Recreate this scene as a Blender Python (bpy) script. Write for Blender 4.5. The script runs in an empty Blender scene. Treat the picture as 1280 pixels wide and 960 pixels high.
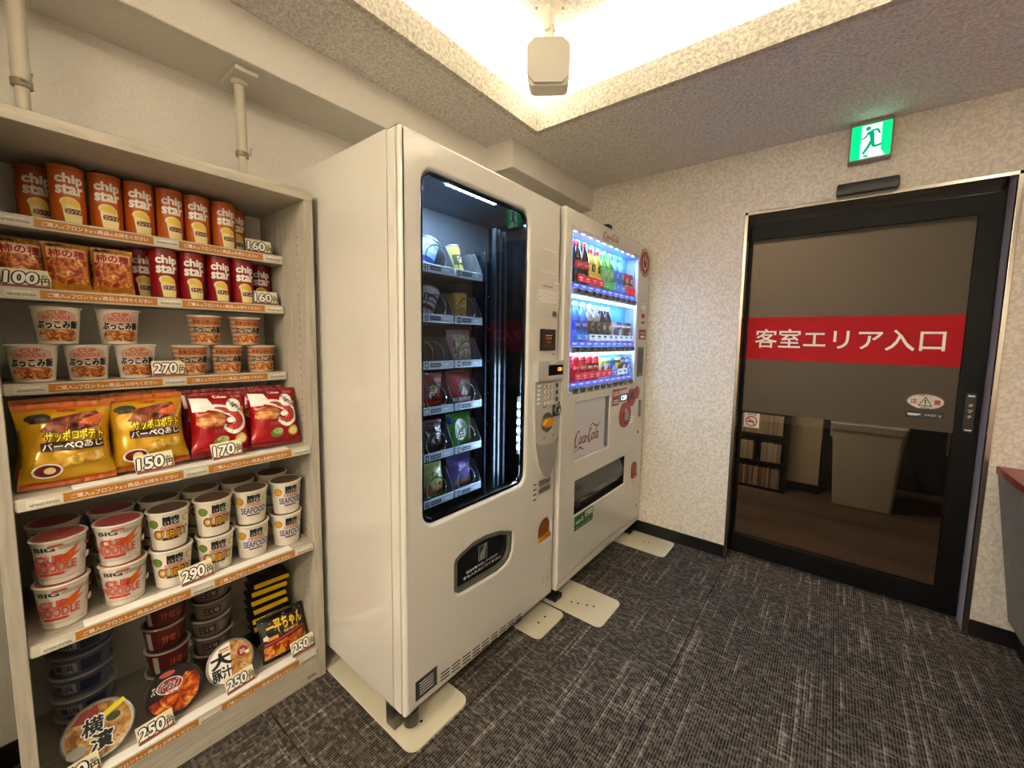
import bpy, bmesh, math, random
from mathutils import Vector, Matrix, noise
random.seed(7)
PI = math.pi
SC = bpy.context.scene
COL = SC.collection

# ---------------------------------------------------------------- camera
cam_d = bpy.data.cameras.new('camera')
cam = bpy.data.objects.new('camera', cam_d)
COL.objects.link(cam)
SC.camera = cam
_yaw, _pit, _rol = [math.radians(a) for a in (37.091, -5.2109, 1.0961)]
_f = Vector((-math.sin(_yaw)*math.cos(_pit), math.cos(_yaw)*math.cos(_pit), math.sin(_pit)))
_r = _f.cross(Vector((0, 0, 1))).normalized()
_u = _r.cross(_f)
_r2 = _r*math.cos(_rol) + _u*math.sin(_rol)
_u2 = -_r*math.sin(_rol) + _u*math.cos(_rol)
_m = Matrix((_r2, _u2, -_f)).transposed().to_4x4()
_m.translation = Vector((1.9236, -1.9189, 1.2557))
cam.matrix_world = _m
cam_d.sensor_width = 36
cam_d.lens = 501.98/1280*36
cam_d.shift_x = (640-662.93)/1280
cam_d.shift_y = (470.09-480)/1280
cam_d.clip_start = 0.02
cam_d.clip_end = 50

# ---------------------------------------------------------------- world, exposure, view
w = bpy.data.worlds.new('world')
SC.world = w
w.use_nodes = True
w.node_tree.nodes['Background'].inputs[0].default_value = (1.0, 0.86, 0.68, 1)
w.node_tree.nodes['Background'].inputs[1].default_value = 0.02
SC.view_settings.view_transform = 'Standard'
SC.view_settings.look = 'None'
SC.view_settings.exposure = 1.18
SC.view_settings.gamma = 1.0
SC.view_settings.use_curve_mapping = False

COVE_POWER = 36.0          # radiance of the hidden LED strips in the ceiling cove
HALL_POWER = 45.0          # round ceiling lamps further back in the lobby
CORRIDOR_POWER = 30.0
WARM = (1.0, 0.945, 0.82)

def area(name, loc, rot, sx, sy, power, color):
    d = bpy.data.lights.new(name, 'AREA')
    d.shape = 'RECTANGLE'; d.size = sx; d.size_y = sy; d.energy = power; d.color = color
    o = bpy.data.objects.new(name, d); COL.objects.link(o)
    o.location = loc; o.rotation_euler = rot
    return o

# ---------------------------------------------------------------- materials
def hexc(h):
    h = h.lstrip('#')
    c = [int(h[i:i+2], 16)/255 for i in (0, 2, 4)]
    return tuple(x/12.92 if x <= 0.04045 else ((x+0.055)/1.055)**2.4 for x in c)
MATS = {}
def M(name, col='#ffffff', rough=0.5, metal=0.0, spec=0.5, emit=None, estr=0.0, coat=0.0, trans=0.0, alpha=1.0):
    if name in MATS: return MATS[name]
    m = bpy.data.materials.new(name); m.use_nodes = True
    b = m.node_tree.nodes['Principled BSDF']
    c = hexc(col) if isinstance(col, str) else col
    b.inputs['Base Color'].default_value = (*c, 1)
    b.inputs['Roughness'].default_value = rough
    b.inputs['Metallic'].default_value = metal
    b.inputs['Specular IOR Level'].default_value = spec
    b.inputs['Coat Weight'].default_value = coat
    b.inputs['Transmission Weight'].default_value = trans
    b.inputs['Alpha'].default_value = alpha
    if emit is not None:
        e = hexc(emit) if isinstance(emit, str) else emit
        b.inputs['Emission Color'].default_value = (*e, 1)
        b.inputs['Emission Strength'].default_value = estr
    MATS[name] = m
    return m
def nodes(m):
    nt = m.node_tree
    return nt, nt.nodes, nt.links, nt.nodes['Principled BSDF']
def ramp(nt, fac, stops):
    r = nt.nodes.new('ShaderNodeValToRGB')
    el = r.color_ramp.elements
    while len(el) < len(stops): el.new(0.5)
    for e, (p, c) in zip(el, stops):
        e.position = p; e.color = (*(hexc(c) if isinstance(c, str) else c), 1)
    nt.links.new(fac, r.inputs[0])
    return r
def pos_mapped(nt, scale, coord='Position'):
    if coord == 'Position':
        g = nt.nodes.new('ShaderNodeNewGeometry').outputs['Position']
    else:
        g = nt.nodes.new('ShaderNodeTexCoord').outputs[coord]
    mp = nt.nodes.new('ShaderNodeMapping')
    mp.inputs['Scale'].default_value = scale
    nt.links.new(g, mp.inputs['Vector'])
    return mp.outputs[0]
def noise_tex(nt, vec, scale, detail=2.0, rough=0.5, dist=0.0):
    n = nt.nodes.new('ShaderNodeTexNoise')
    n.inputs['Scale'].default_value = scale; n.inputs['Detail'].default_value = detail
    n.inputs['Roughness'].default_value = rough; n.inputs['Distortion'].default_value = dist
    nt.links.new(vec, n.inputs['Vector'])
    return n
def bump(nt, height, strength, dist=0.002):
    b = nt.nodes.new('ShaderNodeBump')
    b.inputs['Strength'].default_value = strength; b.inputs['Distance'].default_value = dist
    nt.links.new(height, b.inputs['Height'])
    nt.links.new(b.outputs[0], nt.nodes['Principled BSDF'].inputs['Normal'])
def mottled(name, stops, scale, rough=0.8, bumpk=0.3, detail=3, stretch=(1, 1, 1), dist=0.0, coord='Position', bdist=0.002, spec=0.3, metal=0.0):
    if name in MATS: return MATS[name]
    m = M(name, '#888888', rough, metal, spec)
    nt, ns, ln, b = nodes(m)
    v = pos_mapped(nt, stretch, coord)
    n = noise_tex(nt, v, scale, detail, 0.55, dist)
    r = ramp(nt, n.outputs[0], stops)
    ln.new(r.outputs[0], b.inputs['Base Color'])
    if bumpk: bump(nt, n.outputs[0], bumpk, bdist)
    return m
def food(name, stops, scale, coord='Object', dist=0.8, stretch=(1, 1, 1)):
    return mottled(name, stops, scale, 0.35, 0.0, 2, stretch, dist, coord)

def wallpaper(name, c0, c1, scale=85, bk=0.35):
    return mottled(name, [(0.40, c0), (0.60, c1)], scale, 0.75, bk, 2, (1, 1, 1), 0.4)
WALL = wallpaper('wallpaper_cream', '#ddd7cb', '#e6e0d5', 260, 0.5)
BACKWALL = wallpaper('wallpaper_leaf', '#cfc7b9', '#e6dfd2', 70, 0.4)
CEIL = mottled('ceiling_paper', [(0.35, '#d2ccc2'), (0.62, '#f3efe8')], 90, 0.85, 1.0, 2, (1, 1, 1), 0.5, 'Position', 0.006)
FASCIA = mottled('fascia_paper', [(0.35, '#b5ac99'), (0.62, '#e2dbca')], 80, 0.8, 0.8, 2, (1, 1, 1), 0.5, 'Position', 0.006)
BLACKBASE = M('black_vinyl', '#0c0b0b', 0.45)
def carpet():
    m = M('carpet_weave', '#444444', 0.95, 0, 0.1)
    nt, ns, ln, b = nodes(m)
    def N(vecscale, d=2):
        return noise_tex(nt, pos_mapped(nt, vecscale), 1.0, d).outputs[0]
    def math_(op, a, bb):
        n = ns.new('ShaderNodeMath'); n.operation = op
        for i, x in enumerate((a, bb)):
            if isinstance(x, (int, float)): n.inputs[i].default_value = x
            else: ln.new(x, n.inputs[i])
        return n.outputs[0]
    sep = ns.new('ShaderNodeSeparateXYZ'); g = ns.new('ShaderNodeNewGeometry'); ln.new(g.outputs['Position'], sep.inputs[0])
    px, py = sep.outputs[0], sep.outputs[1]
    def fl(v, step): return math_('FLOOR', math_('DIVIDE', v, step), 0.0)
    def comb(x, y):
        c = ns.new('ShaderNodeCombineXYZ')
        for i, v in enumerate((x, y)): ln.new(v, c.inputs[i])
        return c.outputs[0]
    PIT = 0.0088
    wv = ns.new('ShaderNodeMath'); wv.operation = 'SINE'; ln.new(math_('MULTIPLY', px, 2*PI/PIT), wv.inputs[0])
    gap = math_('ADD', 0.5, math_('MULTIPLY', wv.outputs[0], -0.5))
    ci = fl(px, PIT); ri = fl(py, 0.0078); rf = fl(py, 0.0042)
    d_ = noise_tex(nt, comb(math_('MULTIPLY', ci, 0.42), math_('MULTIPLY', ri, 5.37)), 1.0, 1.0).outputs[0]
    dash = ramp(nt, d_, [(0.40, (0, 0, 0)), (0.56, (1, 1, 1))]).outputs[0]
    y_ = noise_tex(nt, comb(math_('MULTIPLY', ci, 4.71), math_('MULTIPLY', py, 2.4)), 1.0, 1.0).outputs[0]
    yl = ramp(nt, y_, [(0.59, (0, 0, 0)), (0.66, (1, 1, 1))]).outputs[0]
    x_ = noise_tex(nt, comb(math_('MULTIPLY', px, 3.0), math_('MULTIPLY', rf, 6.13)), 1.0, 1.0).outputs[0]
    xl = ramp(nt, x_, [(0.60, (0, 0, 0)), (0.67, (1, 1, 1))]).outputs[0]
    fine = N((260, 260, 1), 1)
    dark = math_('MULTIPLY', dash, math_('ADD', 0.25, math_('MULTIPLY', gap, 0.75)))
    s = math_('SUBTRACT', 0.66, math_('MULTIPLY', dark, 0.50))
    s = math_('SUBTRACT', s, math_('MULTIPLY', gap, 0.14))
    s = math_('ADD', s, math_('MULTIPLY', math_('SUBTRACT', fine, 0.5), 0.30))
    s = math_('ADD', s, math_('MULTIPLY', yl, 0.24))
    s = math_('ADD', s, math_('MULTIPLY', xl, 0.20))
    r = ramp(nt, s, [(0.05, '#181614'), (0.45, '#4a443e'), (0.70, '#6b635b'), (1.0, '#9a9084')])
    ln.new(r.outputs[0], b.inputs['Base Color'])
    bump(nt, s, 0.5, 0.003)
    return m
CARPET = carpet()
def wood(name, c0, c1, stretch=(1, 1, 14), scale=9, rough=0.45):
    return mottled(name, [(0.3, c0), (0.7, c1)], scale, rough, 0.05, 4, stretch, 0.3, 'Position', 0.001)
SHELFH = wood('pale_wood_laminate', '#a39b8b', '#bdb5a5', (14, 1, 14), 7)
SHELFV = wood('pale_wood_laminate_upright', '#a39b8b', '#bdb5a5', (14, 14, 1), 7)
MWHITE = M('machine_white', '#d8d4c9', 0.16, 0, 0.5, coat=0.3)
MWHITE2 = M('machine_white_cabinet', '#d5d1c6', 0.09, 0, 0.6, coat=0.6)
MGREY = M('machine_grey', '#8f8c86', 0.4)
MSILVER = M('silver_plastic', '#a9a8a4', 0.35, 0.4)
MDARK = M('dark_plastic', '#101113', 0.35)
BLACK = M('matt_black', '#0a0a0b', 0.5)
GLOSSBLACK = M('gloss_black', '#08080a', 0.08)
CHROME = M('chrome', '#b8b4ae', 0.10, 1.0)
STEEL = M('dull_steel', '#8c8a86', 0.35, 0.9)
WHITE = M('white_print', '#f2efe6', 0.5)
CREAM = M('cream_card', '#efe9cf', 0.5)
RED = M('red_print', '#b5121b', 0.4)
INK = M('black_ink', '#0d0b0a', 0.5)
PLATE = M('plate_enamel', '#d3cbb2', 0.4)
IVORY = M('ivory_enamel', '#c9bfab', 0.45)
def emis(name, col, s):
    if name in MATS: return MATS[name]
    m = M(name, '#000000', 0.6, 0, 0.1, col, s)
    return m
def pane(name, tint, gloss=0.06, rough=0.0, tr=None):
    if name in MATS: return MATS[name]
    m = bpy.data.materials.new(name); m.use_nodes = True
    nt = m.node_tree; nt.nodes.clear()
    out = nt.nodes.new('ShaderNodeOutputMaterial')
    t = nt.nodes.new('ShaderNodeBsdfTransparent'); t.inputs[0].default_value = (*tint, 1)
    g = nt.nodes.new('ShaderNodeBsdfGlossy'); g.inputs['Roughness'].default_value = rough
    fr = nt.nodes.new('ShaderNodeFresnel'); fr.inputs['IOR'].default_value = 1.5
    mx = nt.nodes.new('ShaderNodeMixShader')
    gm = nt.nodes.new('ShaderNodeNewGeometry'); inv = nt.nodes.new('ShaderNodeMath'); inv.operation = 'SUBTRACT'; inv.inputs[0].default_value = 1.0
    nt.links.new(gm.outputs['Backfacing'], inv.inputs[1])
    mu = nt.nodes.new('ShaderNodeMath'); mu.operation = 'MULTIPLY'
    nt.links.new(fr.outputs[0], mu.inputs[0]); nt.links.new(inv.outputs[0], mu.inputs[1])
    nt.links.new(mu.outputs[0], mx.inputs[0]); nt.links.new(t.outputs[0], mx.inputs[1]); nt.links.new(g.outputs[0], mx.inputs[2])
    nt.links.new(mx.outputs[0], out.inputs[0])
    MATS[name] = m
    return m

# ---------------------------------------------------------------- scene helpers
def tag(o, label, cat, group=None, kind=None):
    o['label'] = label; o['category'] = cat
    if group: o['group'] = group
    if kind: o['kind'] = kind
    return o
def thing(name, label, cat, loc=(0, 0, 0), rot=(0, 0, 0), group=None):
    o = bpy.data.objects.new(name, None); COL.objects.link(o)
    o.empty_display_size = 0.05
    o.location = loc; o.rotation_euler = rot
    return tag(o, label, cat, group)
def link(name, me, parent=None):
    o = bpy.data.objects.new(name, me); COL.objects.link(o)
    if parent is not None: o.parent = parent
    return o
KIDS = {}
def children(o):
    return list(o.children)
def dup(root, loc, rot=(0, 0, 0), label=None, group=None):
    r = root.copy(); COL.objects.link(r); r.location = loc; r.rotation_euler = rot
    if label: r['label'] = label
    if group: r['group'] = group
    for ch in children(root):
        c = ch.copy(); COL.objects.link(c); c.parent = r
        for g in children(ch):
            d = g.copy(); COL.objects.link(d); d.parent = c
    return r

def weigh(o):
    md = o.modifiers.new('weighted_normals', 'WEIGHTED_NORMAL'); md.keep_sharp = True; md.weight = 80
class G:
    """collects shapes into one mesh"""
    def __init__(s): s.bm = bmesh.new(); s.bv = False
    def box(s, x0, x1, y0, y1, z0, z1, bev=0.0, mi=0, seg=2):
        vs = [s.bm.verts.new((x, y, z)) for x in (x0, x1) for y in (y0, y1) for z in (z0, z1)]
        fs = [(0, 1, 3, 2), (4, 6, 7, 5), (0, 4, 5, 1), (2, 3, 7, 6), (0, 2, 6, 4), (1, 5, 7, 3)]
        fl = [s.bm.faces.new([vs[i] for i in f]) for f in fs]
        for f in fl: f.material_index = mi
        if bev > 0:
            s.bv = True
            es = set(e for f in fl for e in f.edges)
            bmesh.ops.bevel(s.bm, geom=list(es), offset=bev, segments=seg, affect='EDGES', profile=0.5, clamp_overlap=True)
        return s
    def prism(s, pts, fn, d0, d1, mi=0):
        """pts 2D loop, fn(u,v,d)->xyz, extruded d0..d1"""
        a = [s.bm.verts.new(fn(u, v, d0)) for u, v in pts]; b = [s.bm.verts.new(fn(u, v, d1)) for u, v in pts]
        n = len(pts)
        fl = [s.bm.faces.new(a[::-1]), s.bm.faces.new(b)]
        for i in range(n): fl.append(s.bm.faces.new((a[i], a[(i+1) % n], b[(i+1) % n], b[i])))
        for f in fl: f.material_index = mi
        return s
    def lathe(s, prof, seg=24, o=(0, 0, 0), axis='z', mi=0, cap=True):
        rings = []
        def P(r, z, a):
            c, d = r*math.cos(a), r*math.sin(a)
            p = (c, d, z) if axis == 'z' else ((z, c, d) if axis == 'x' else (c, z, d))
            return (p[0]+o[0], p[1]+o[1], p[2]+o[2])
        for r, z in prof:
            if r < 1e-6: rings.append([s.bm.verts.new(P(0, z, 0))])
            else: rings.append([s.bm.verts.new(P(r, z, 2*PI*i/seg)) for i in range(seg)])
        fl = []
        for A, B in zip(rings, rings[1:]):
            if len(A) == 1 and len(B) == 1: continue
            for i in range(seg):
                j = (i+1) % seg
                if len(A) == 1: fl.append(s.bm.faces.new((A[0], B[j], B[i])))
                elif len(B) == 1: fl.append(s.bm.faces.new((A[i], A[j], B[0])))
                else: fl.append(s.bm.faces.new((A[i], A[j], B[j], B[i])))
        if cap:
            if len(rings[0]) > 1: fl.append(s.bm.faces.new(rings[0][::-1]))
            if len(rings[-1]) > 1: fl.append(s.bm.faces.new(rings[-1]))
        for f in fl: f.material_index = mi
        return s
    def cyl(s, r, z0, z1, o=(0, 0, 0), axis='z', seg=20, mi=0):
        return s.lathe([(r, z0), (r, z1)], seg, o, axis, mi)
    def tube(s, pts, r, seg=8, mi=0, closed=False):
        pts = [Vector(p) for p in pts]; n = len(pts); rings = []
        for i, p in enumerate(pts):
            t = (pts[(i+1) % n if closed else min(i+1, n-1)] - pts[(i-1) % n if closed else max(i-1, 0)]).normalized()
            a = t.cross(Vector((0, 0, 1)))
            if a.length < 0.05: a = t.cross(Vector((1, 0, 0)))
            a.normalize(); b = t.cross(a)
            rr = r[i] if isinstance(r, (list, tuple)) else r
            rings.append([s.bm.verts.new(p + rr*(math.cos(2*PI*k/seg)*a + math.sin(2*PI*k/seg)*b)) for k in range(seg)])
        for i in range(n if closed else n-1):
            A, B = rings[i], rings[(i+1) % n]
            for k in range(seg):
                s.bm.faces.new((A[k], A[(k+1) % seg], B[(k+1) % seg], B[k])).material_index = mi
        if not closed:
            s.bm.faces.new(rings[0][::-1]); s.bm.faces.new(rings[-1])
        return s
    def bevel(s, w, seg=2, ang=40):
        s.bv = True
        es = [e for e in s.bm.edges if len(e.link_faces) == 2 and e.calc_face_angle(0) > math.radians(ang)]
        bmesh.ops.bevel(s.bm, geom=es, offset=w, segments=seg, affect='EDGES', profile=0.5, clamp_overlap=True)
        return s
    def obj(s, name, mat, parent=None, smooth=40, kind=None):
        bmesh.ops.recalc_face_normals(s.bm, faces=s.bm.faces[:])
        me = bpy.data.meshes.new(name); s.bm.to_mesh(me); s.bm.free()
        for m in (mat if isinstance(mat, (list, tuple)) else [mat]): me.materials.append(m)
        if smooth:
            me.polygons.foreach_set('use_smooth', [True]*len(me.polygons))
            me.set_sharp_from_angle(angle=math.radians(smooth))
        o = link(name, me, parent)
        if s.bv and smooth: weigh(o)
        if kind: o['kind'] = kind
        return o
def rrect(x0, x1, y0, y1, r, n=6):
    if isinstance(r, (int, float)): r = (r,)*4
    pts = []
    for (cx, cy, a0, rr) in ((x0+r[0], y0+r[0], PI, r[0]), (x1-r[1], y0+r[1], 1.5*PI, r[1]), (x1-r[2], y1-r[2], 0, r[2]), (x0+r[3], y1-r[3], 0.5*PI, r[3])):
        for i in range(n+1):
            a = a0 + 0.5*PI*i/n
            pts.append((cx+rr*math.cos(a), cy+rr*math.sin(a)))
    return pts
def ell(cx, cy, rx, ry, n=28):
    return [(cx+rx*math.cos(2*PI*i/n), cy+ry*math.sin(2*PI*i/n)) for i in range(n)]
def front(x):      # frame of a surface that faces +X: u = y, v = z, d outwards
    return lambda u, v, d: (x+d, u, v)
def backf(y):      # frame of a surface that faces -Y: u = x, v = z
    return lambda u, v, d: (u, y-d, v)
def plate(loops, fn, d0, d1, bev=0.0, name='plate', mat=None, parent=None, smooth=40):
    """filled 2D loops (first outer, rest holes) extruded from d0 to d1 with rounded rims"""
    c = bpy.data.curves.new('t', 'CURVE'); c.dimensions = '2D'; c.fill_mode = 'BOTH'
    c.extrude = max((d1-d0)/2 - bev, 0.0001); c.bevel_depth = bev; c.bevel_resolution = 2; c.offset = -bev
    for lp in loops:
        sp = c.splines.new('POLY'); sp.points.add(len(lp)-1)
        for p, (u, v) in zip(sp.points, lp): p.co = (u, v, 0, 1)
        sp.use_cyclic_u = True
    o = bpy.data.objects.new('t', c); COL.objects.link(o)
    dg = bpy.context.evaluated_depsgraph_get(); dg.update()
    me = bpy.data.meshes.new_from_object(o.evaluated_get(dg))
    bpy.data.objects.remove(o); bpy.data.curves.remove(c)
    mid = (d0+d1)/2
    for v in me.vertices: v.co = fn(v.co.x, v.co.y, v.co.z+mid)
    bm = bmesh.new(); bm.from_mesh(me); bmesh.ops.remove_doubles(bm, verts=bm.verts[:], dist=1e-5)
    bmesh.ops.recalc_face_normals(bm, faces=bm.faces[:]); bm.to_mesh(me); bm.free()
    me.materials.clear(); me.name = name; me.materials.append(mat)
    me.polygons.foreach_set('use_smooth', [True]*len(me.polygons)); me.set_sharp_from_angle(angle=math.radians(smooth))
    o = link(name, me, parent); weigh(o)
    return o

# ---------------------------------------------------------------- flat print (lettering and shapes)
TXT = {}
def _raw(s, off):
    k = (s, round(off, 4))
    if k in TXT: return TXT[k]
    c = bpy.data.curves.new('t', 'FONT'); c.body = s; c.offset = off; c.resolution_u = 3; c.fill_mode = 'FRONT'
    o = bpy.data.objects.new('t', c); COL.objects.link(o)
    dg = bpy.context.evaluated_depsgraph_get(); dg.update()
    me = bpy.data.meshes.new_from_object(o.evaluated_get(dg))
    vs = [(v.co.x, v.co.y) for v in me.vertices]; fs = [tuple(p.vertices) for p in me.polygons]
    bpy.data.objects.remove(o); bpy.data.curves.remove(c); bpy.data.meshes.remove(me)
    TXT[k] = (vs, fs)
    return TXT[k]
def T(s, cx, cy, w, h, mat, bold=0.0, shear=0.0, rot=0.0):
    """text fitted in a w x h box centred on cx, cy"""
    kanji = bold > 0.008
    v0, f0 = _raw(s, 0.0)
    if kanji:
        k = 8 if bold > 0.02 else 4
        copies = [([(x+bold*math.cos(2*PI*(q+.5)/k), y+bold*math.sin(2*PI*(q+.5)/k)) for x, y in v0], f0) for q in range(k)]
    else: copies = [_raw(s, bold)]
    x0 = min(v[0] for v in v0); x1 = max(v[0] for v in v0); y0 = min(v[1] for v in v0); y1 = max(v[1] for v in v0)
    sx = w/max(x1-x0, 1e-6); sy = (h/max(y1-y0, 1e-6)) if h else sx
    res = []
    for vs, fs in copies:
        out = []
        for x, y in vs:
            px = (x-(x0+x1)/2)*sx; py = (y-(y0+y1)/2)*sy
            px += shear*py
            out.append((cx+px*math.cos(rot)-py*math.sin(rot), cy+px*math.sin(rot)+py*math.cos(rot)))
        res.append((out, fs, mat))
    return res[0] if len(res) == 1 else res
def P(pts, mat): return (list(pts), [tuple(range(len(pts)))], mat)
def R(cx, cy, w, h, mat, r=0.0):
    if r: return P(rrect(cx-w/2, cx+w/2, cy-h/2, cy+h/2, r, 4), mat)
    return P([(cx-w/2, cy-h/2), (cx+w/2, cy-h/2), (cx+w/2, cy+h/2), (cx-w/2, cy+h/2)], mat)
def EL(cx, cy, rx, ry, mat, n=28): return P(ell(cx, cy, rx, ry, n), mat)
def LINE(pts, ws, mat, n=8):
    """tapered stroke through pts (smooth)"""
    pts = [Vector((p[0], p[1], 0)) for p in pts]; smp = []; k = len(pts)
    for i in range(k-1):
        p0, p1, p2, p3 = pts[max(i-1, 0)], pts[i], pts[i+1], pts[min(i+2, k-1)]
        for j in range(n + (1 if i == k-2 else 0)):
            t = j/n
            q = 0.5*((2*p1)+(p2-p0)*t+(2*p0-5*p1+4*p2-p3)*t*t+(3*p1-p0-3*p2+p3)*t**3)
            wv = ws if isinstance(ws, (int, float)) else ws[i]*(1-t)+ws[i+1]*t
            smp.append((q, wv))
    vs = []; fs = []
    for i, (q, wv) in enumerate(smp):
        t = (smp[min(i+1, len(smp)-1)][0]-smp[max(i-1, 0)][0]); t.normalize()
        nn = Vector((-t.y, t.x, 0))*wv/2
        vs += [(q+nn)[:2], (q-nn)[:2]]
        if i: fs.append((2*i-2, 2*i-1, 2*i+1, 2*i))
    return (vs, fs, mat)
def XF(layer, sx, sy, dx, dy, mat=None):
    if isinstance(layer, list): return [XF(l, sx, sy, dx, dy, mat) for l in layer]
    vs, fs, m = layer
    return ([(x*sx+dx, y*sy+dy) for x, y in vs], fs, mat or m)
def art(name, layers, fn, parent=None, cutx=0, cuty=0, lift=0.0003, base=0.0003):
    """all layers as one thin printed mesh lying on the surface fn(u, v, d)"""
    verts = []; faces = []; mi = []; mats = []
    flat = []
    for k, l in enumerate(layers):
        if isinstance(l, list): flat += [(k*lift+q*2e-5, s_) for q, s_ in enumerate(l)]
        else: flat.append((k*lift, l))
    for dk, (vs, fs, mat) in flat:
        if mat not in mats: mats.append(mat)
        idx = mats.index(mat)
        if cutx or cuty:
            bm = bmesh.new(); bv = [bm.verts.new((x, y, 0)) for x, y in vs]
            for f in fs:
                try: bm.faces.new([bv[i] for i in f])
                except ValueError: pass
            for ax, st in ((0, cutx), (1, cuty)):
                if not st: continue
                lo = min(v[ax] for v in vs); hi = max(v[ax] for v in vs)
                c = math.floor(lo/st)+1
                while c*st < hi:
                    co = [0, 0, 0]; co[ax] = c*st; no = [0, 0, 0]; no[ax] = 1
                    bmesh.ops.bisect_plane(bm, geom=bm.verts[:]+bm.edges[:]+bm.faces[:], plane_co=co, plane_no=no)
                    c += 1
            bm.verts.index_update()
            vs2 = [(v.co.x, v.co.y) for v in bm.verts]; fs2 = [tuple(v.index for v in f.verts) for f in bm.faces]
            bm.free()
        else: vs2, fs2 = vs, fs
        o = len(verts); d = base+dk
        verts += [fn(x, y, d) for x, y in vs2]
        for f in fs2: faces.append(tuple(i+o for i in f)); mi.append(idx)
    me = bpy.data.meshes.new(name); me.from_pydata(verts, [], faces)
    for m in mats: me.materials.append(m)
    me.polygons.foreach_set('material_index', mi); me.update()
    return link(name, me, parent)
SCRIPT_UNIT = None
def script_logo(cx, cy, w, h, mat):
    """flowing two-word script lettering, drawn stroke by stroke"""
    L = []
    L.append(LINE([(1.2, 1.45), (1.05, 1.75), (.75, 1.7), (.4, 1.15), (.2, .45), (.3, -.15), (.7, -.2), (1.1, .2)], [.1, .2, .14, .26, .34, .22, .14, .06], mat))
    L.append(LINE([(.25, -.1), (.1, -.55), (.45, -.75), (1.0, -.55), (1.5, -.45), (1.9, -.75), (2.4, -.8)], [.05, .12, .1, .14, .26, .16, .03], mat))
    L.append(LINE([(4.15, 1.4), (4.0, 1.65), (3.75, 1.5), (3.45, .8), (3.4, .2), (3.6, -.15), (4.1, .25)], [.08, .18, .16, .3, .34, .2, .06], mat))
    L.append(LINE([(3.45, 1.2), (3.75, 1.9), (4.3, 2.2), (4.9, 1.95), (5.4, 1.7), (5.9, 1.85), (6.15, 2.25)], [.05, .14, .16, .2, .26, .16, .03], mat))
    for (s, x0, x1) in (('oca', 1.15, 2.85), ('ola', 4.1, 5.95)):
        hh = 0.95 if s == 'oca' else 1.45
        L.append(T(s, (x0+x1)/2, hh/2, x1-x0, hh, mat, 0.02, 0.28))
    L.append(LINE([(2.9, .55), (3.15, .6)], .16, mat))
    sx, sy = w/6.2, h/3.1
    return [XF(l, sx, sy, cx-3.1*sx, cy-0.72*sy) for l in L]

# ================================================================ the setting
YB = 0.5825; XW = 0.11; H = 2.28; HU = 2.55; XR = 3.4; YF = -4.2
def struct(g, name, mat, parent=None, **k):
    o = g.obj(name, mat, parent, **k); o['kind'] = 'structure'
    return o
floor = struct(G().box(XW-.1, XR+.1, YF-.1, YB+.22, -.10, -.007), 'floor', M('subfloor', '#171514', 0.9))
tile0 = None
for i in range(-1, 8):
    for j in range(-7, 2):
        x0 = 0.0065+0.5*i; y0 = 0.0565+0.5*j
        x1, y1 = min(x0+.497, XR), min(y0+.497, YB+.16)
        x0c = max(x0, XW)
        if x1 <= x0c+.02 or y1 <= y0+.02: continue
        if x0c == x0 and x1 == x0+.497 and y1 == y0+.497:
            if tile0 is None:
                tile0 = G().box(0, .497, 0, .497, -.0068, 0, .0012, seg=1).obj('carpet_tile', CARPET, floor); tile0.location = (x0, y0, 0)
            else:
                t = tile0.copy(); COL.objects.link(t); t.location = (x0, y0, 0)
        else:
            G().box(x0c, x1, y0, y1, -.0068, 0, .0012, seg=1).obj('carpet_tile', CARPET, floor)

struct(G().box(XW-.1, XW, YF, YB+.1, -.05, HU+.1), 'wall_left', WALL)
struct(G().box(XR, XR+.1, YF, YB+.1, -.05, HU+.1), 'wall_right', WALL)
struct(G().box(XW-.1, XR+.1, YF-.1, YF, -.05, HU+.1), 'wall_front', WALL)
DX0, DX1, DZ = 1.4826, 2.4725, 1.9616
g = G().box(XW, DX0, YB, YB+.2, -.05, HU+.1).box(DX1, XR, YB, YB+.2, -.05, HU+.1).box(DX0, DX1, YB, YB+.2, DZ, HU+.1)
struct(g, 'wall_back', BACKWALL)
# ceiling: dropped border round a lit recess
TX0, TX1, TY0, TY1 = 0.675, 2.75, -3.1, -0.252
g = G()
q = .028
g.box(XW, TX0-q, YF, YB, H, H+.02).box(TX1+q, XR, YF, YB, H, H+.02).box(TX0-q, TX1+q, TY1+q, YB, H, H+.02).box(TX0-q, TX1+q, YF, TY0-q, H, H+.02)
g.box(XW-.1, XR+.1, YF-.1, YB+.2, HU, HU+.08)
ceiling = struct(g, 'ceiling', CEIL, smooth=0)
LIP = 2.390
g = G()
e = .03
g.box(TX0-e, TX0, TY0-e, TY1+e, H-.002, LIP).box(TX1, TX1+e, TY0-e, TY1+e, H-.002, LIP).box(TX0, TX1, TY1, TY1+e, H-.002, LIP).box(TX0, TX1, TY0-e, TY0, H-.002, LIP)
struct(g, 'trim_1', FASCIA, smooth=0)
c = .24
g = G()
g.box(TX0-c-.02, TX0-c, TY0-c, TY1+c, H+.02, HU).box(TX1+c, TX1+c+.02, TY0-c, TY1+c, H+.02, HU).box(TX0-c, TX1+c, TY1+c, TY1+c+.02, H+.02, HU).box(TX0-c, TX1+c, TY0-c-.02, TY0-c, H+.02, HU)
struct(g, 'trim_2', CEIL, smooth=0)
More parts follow.
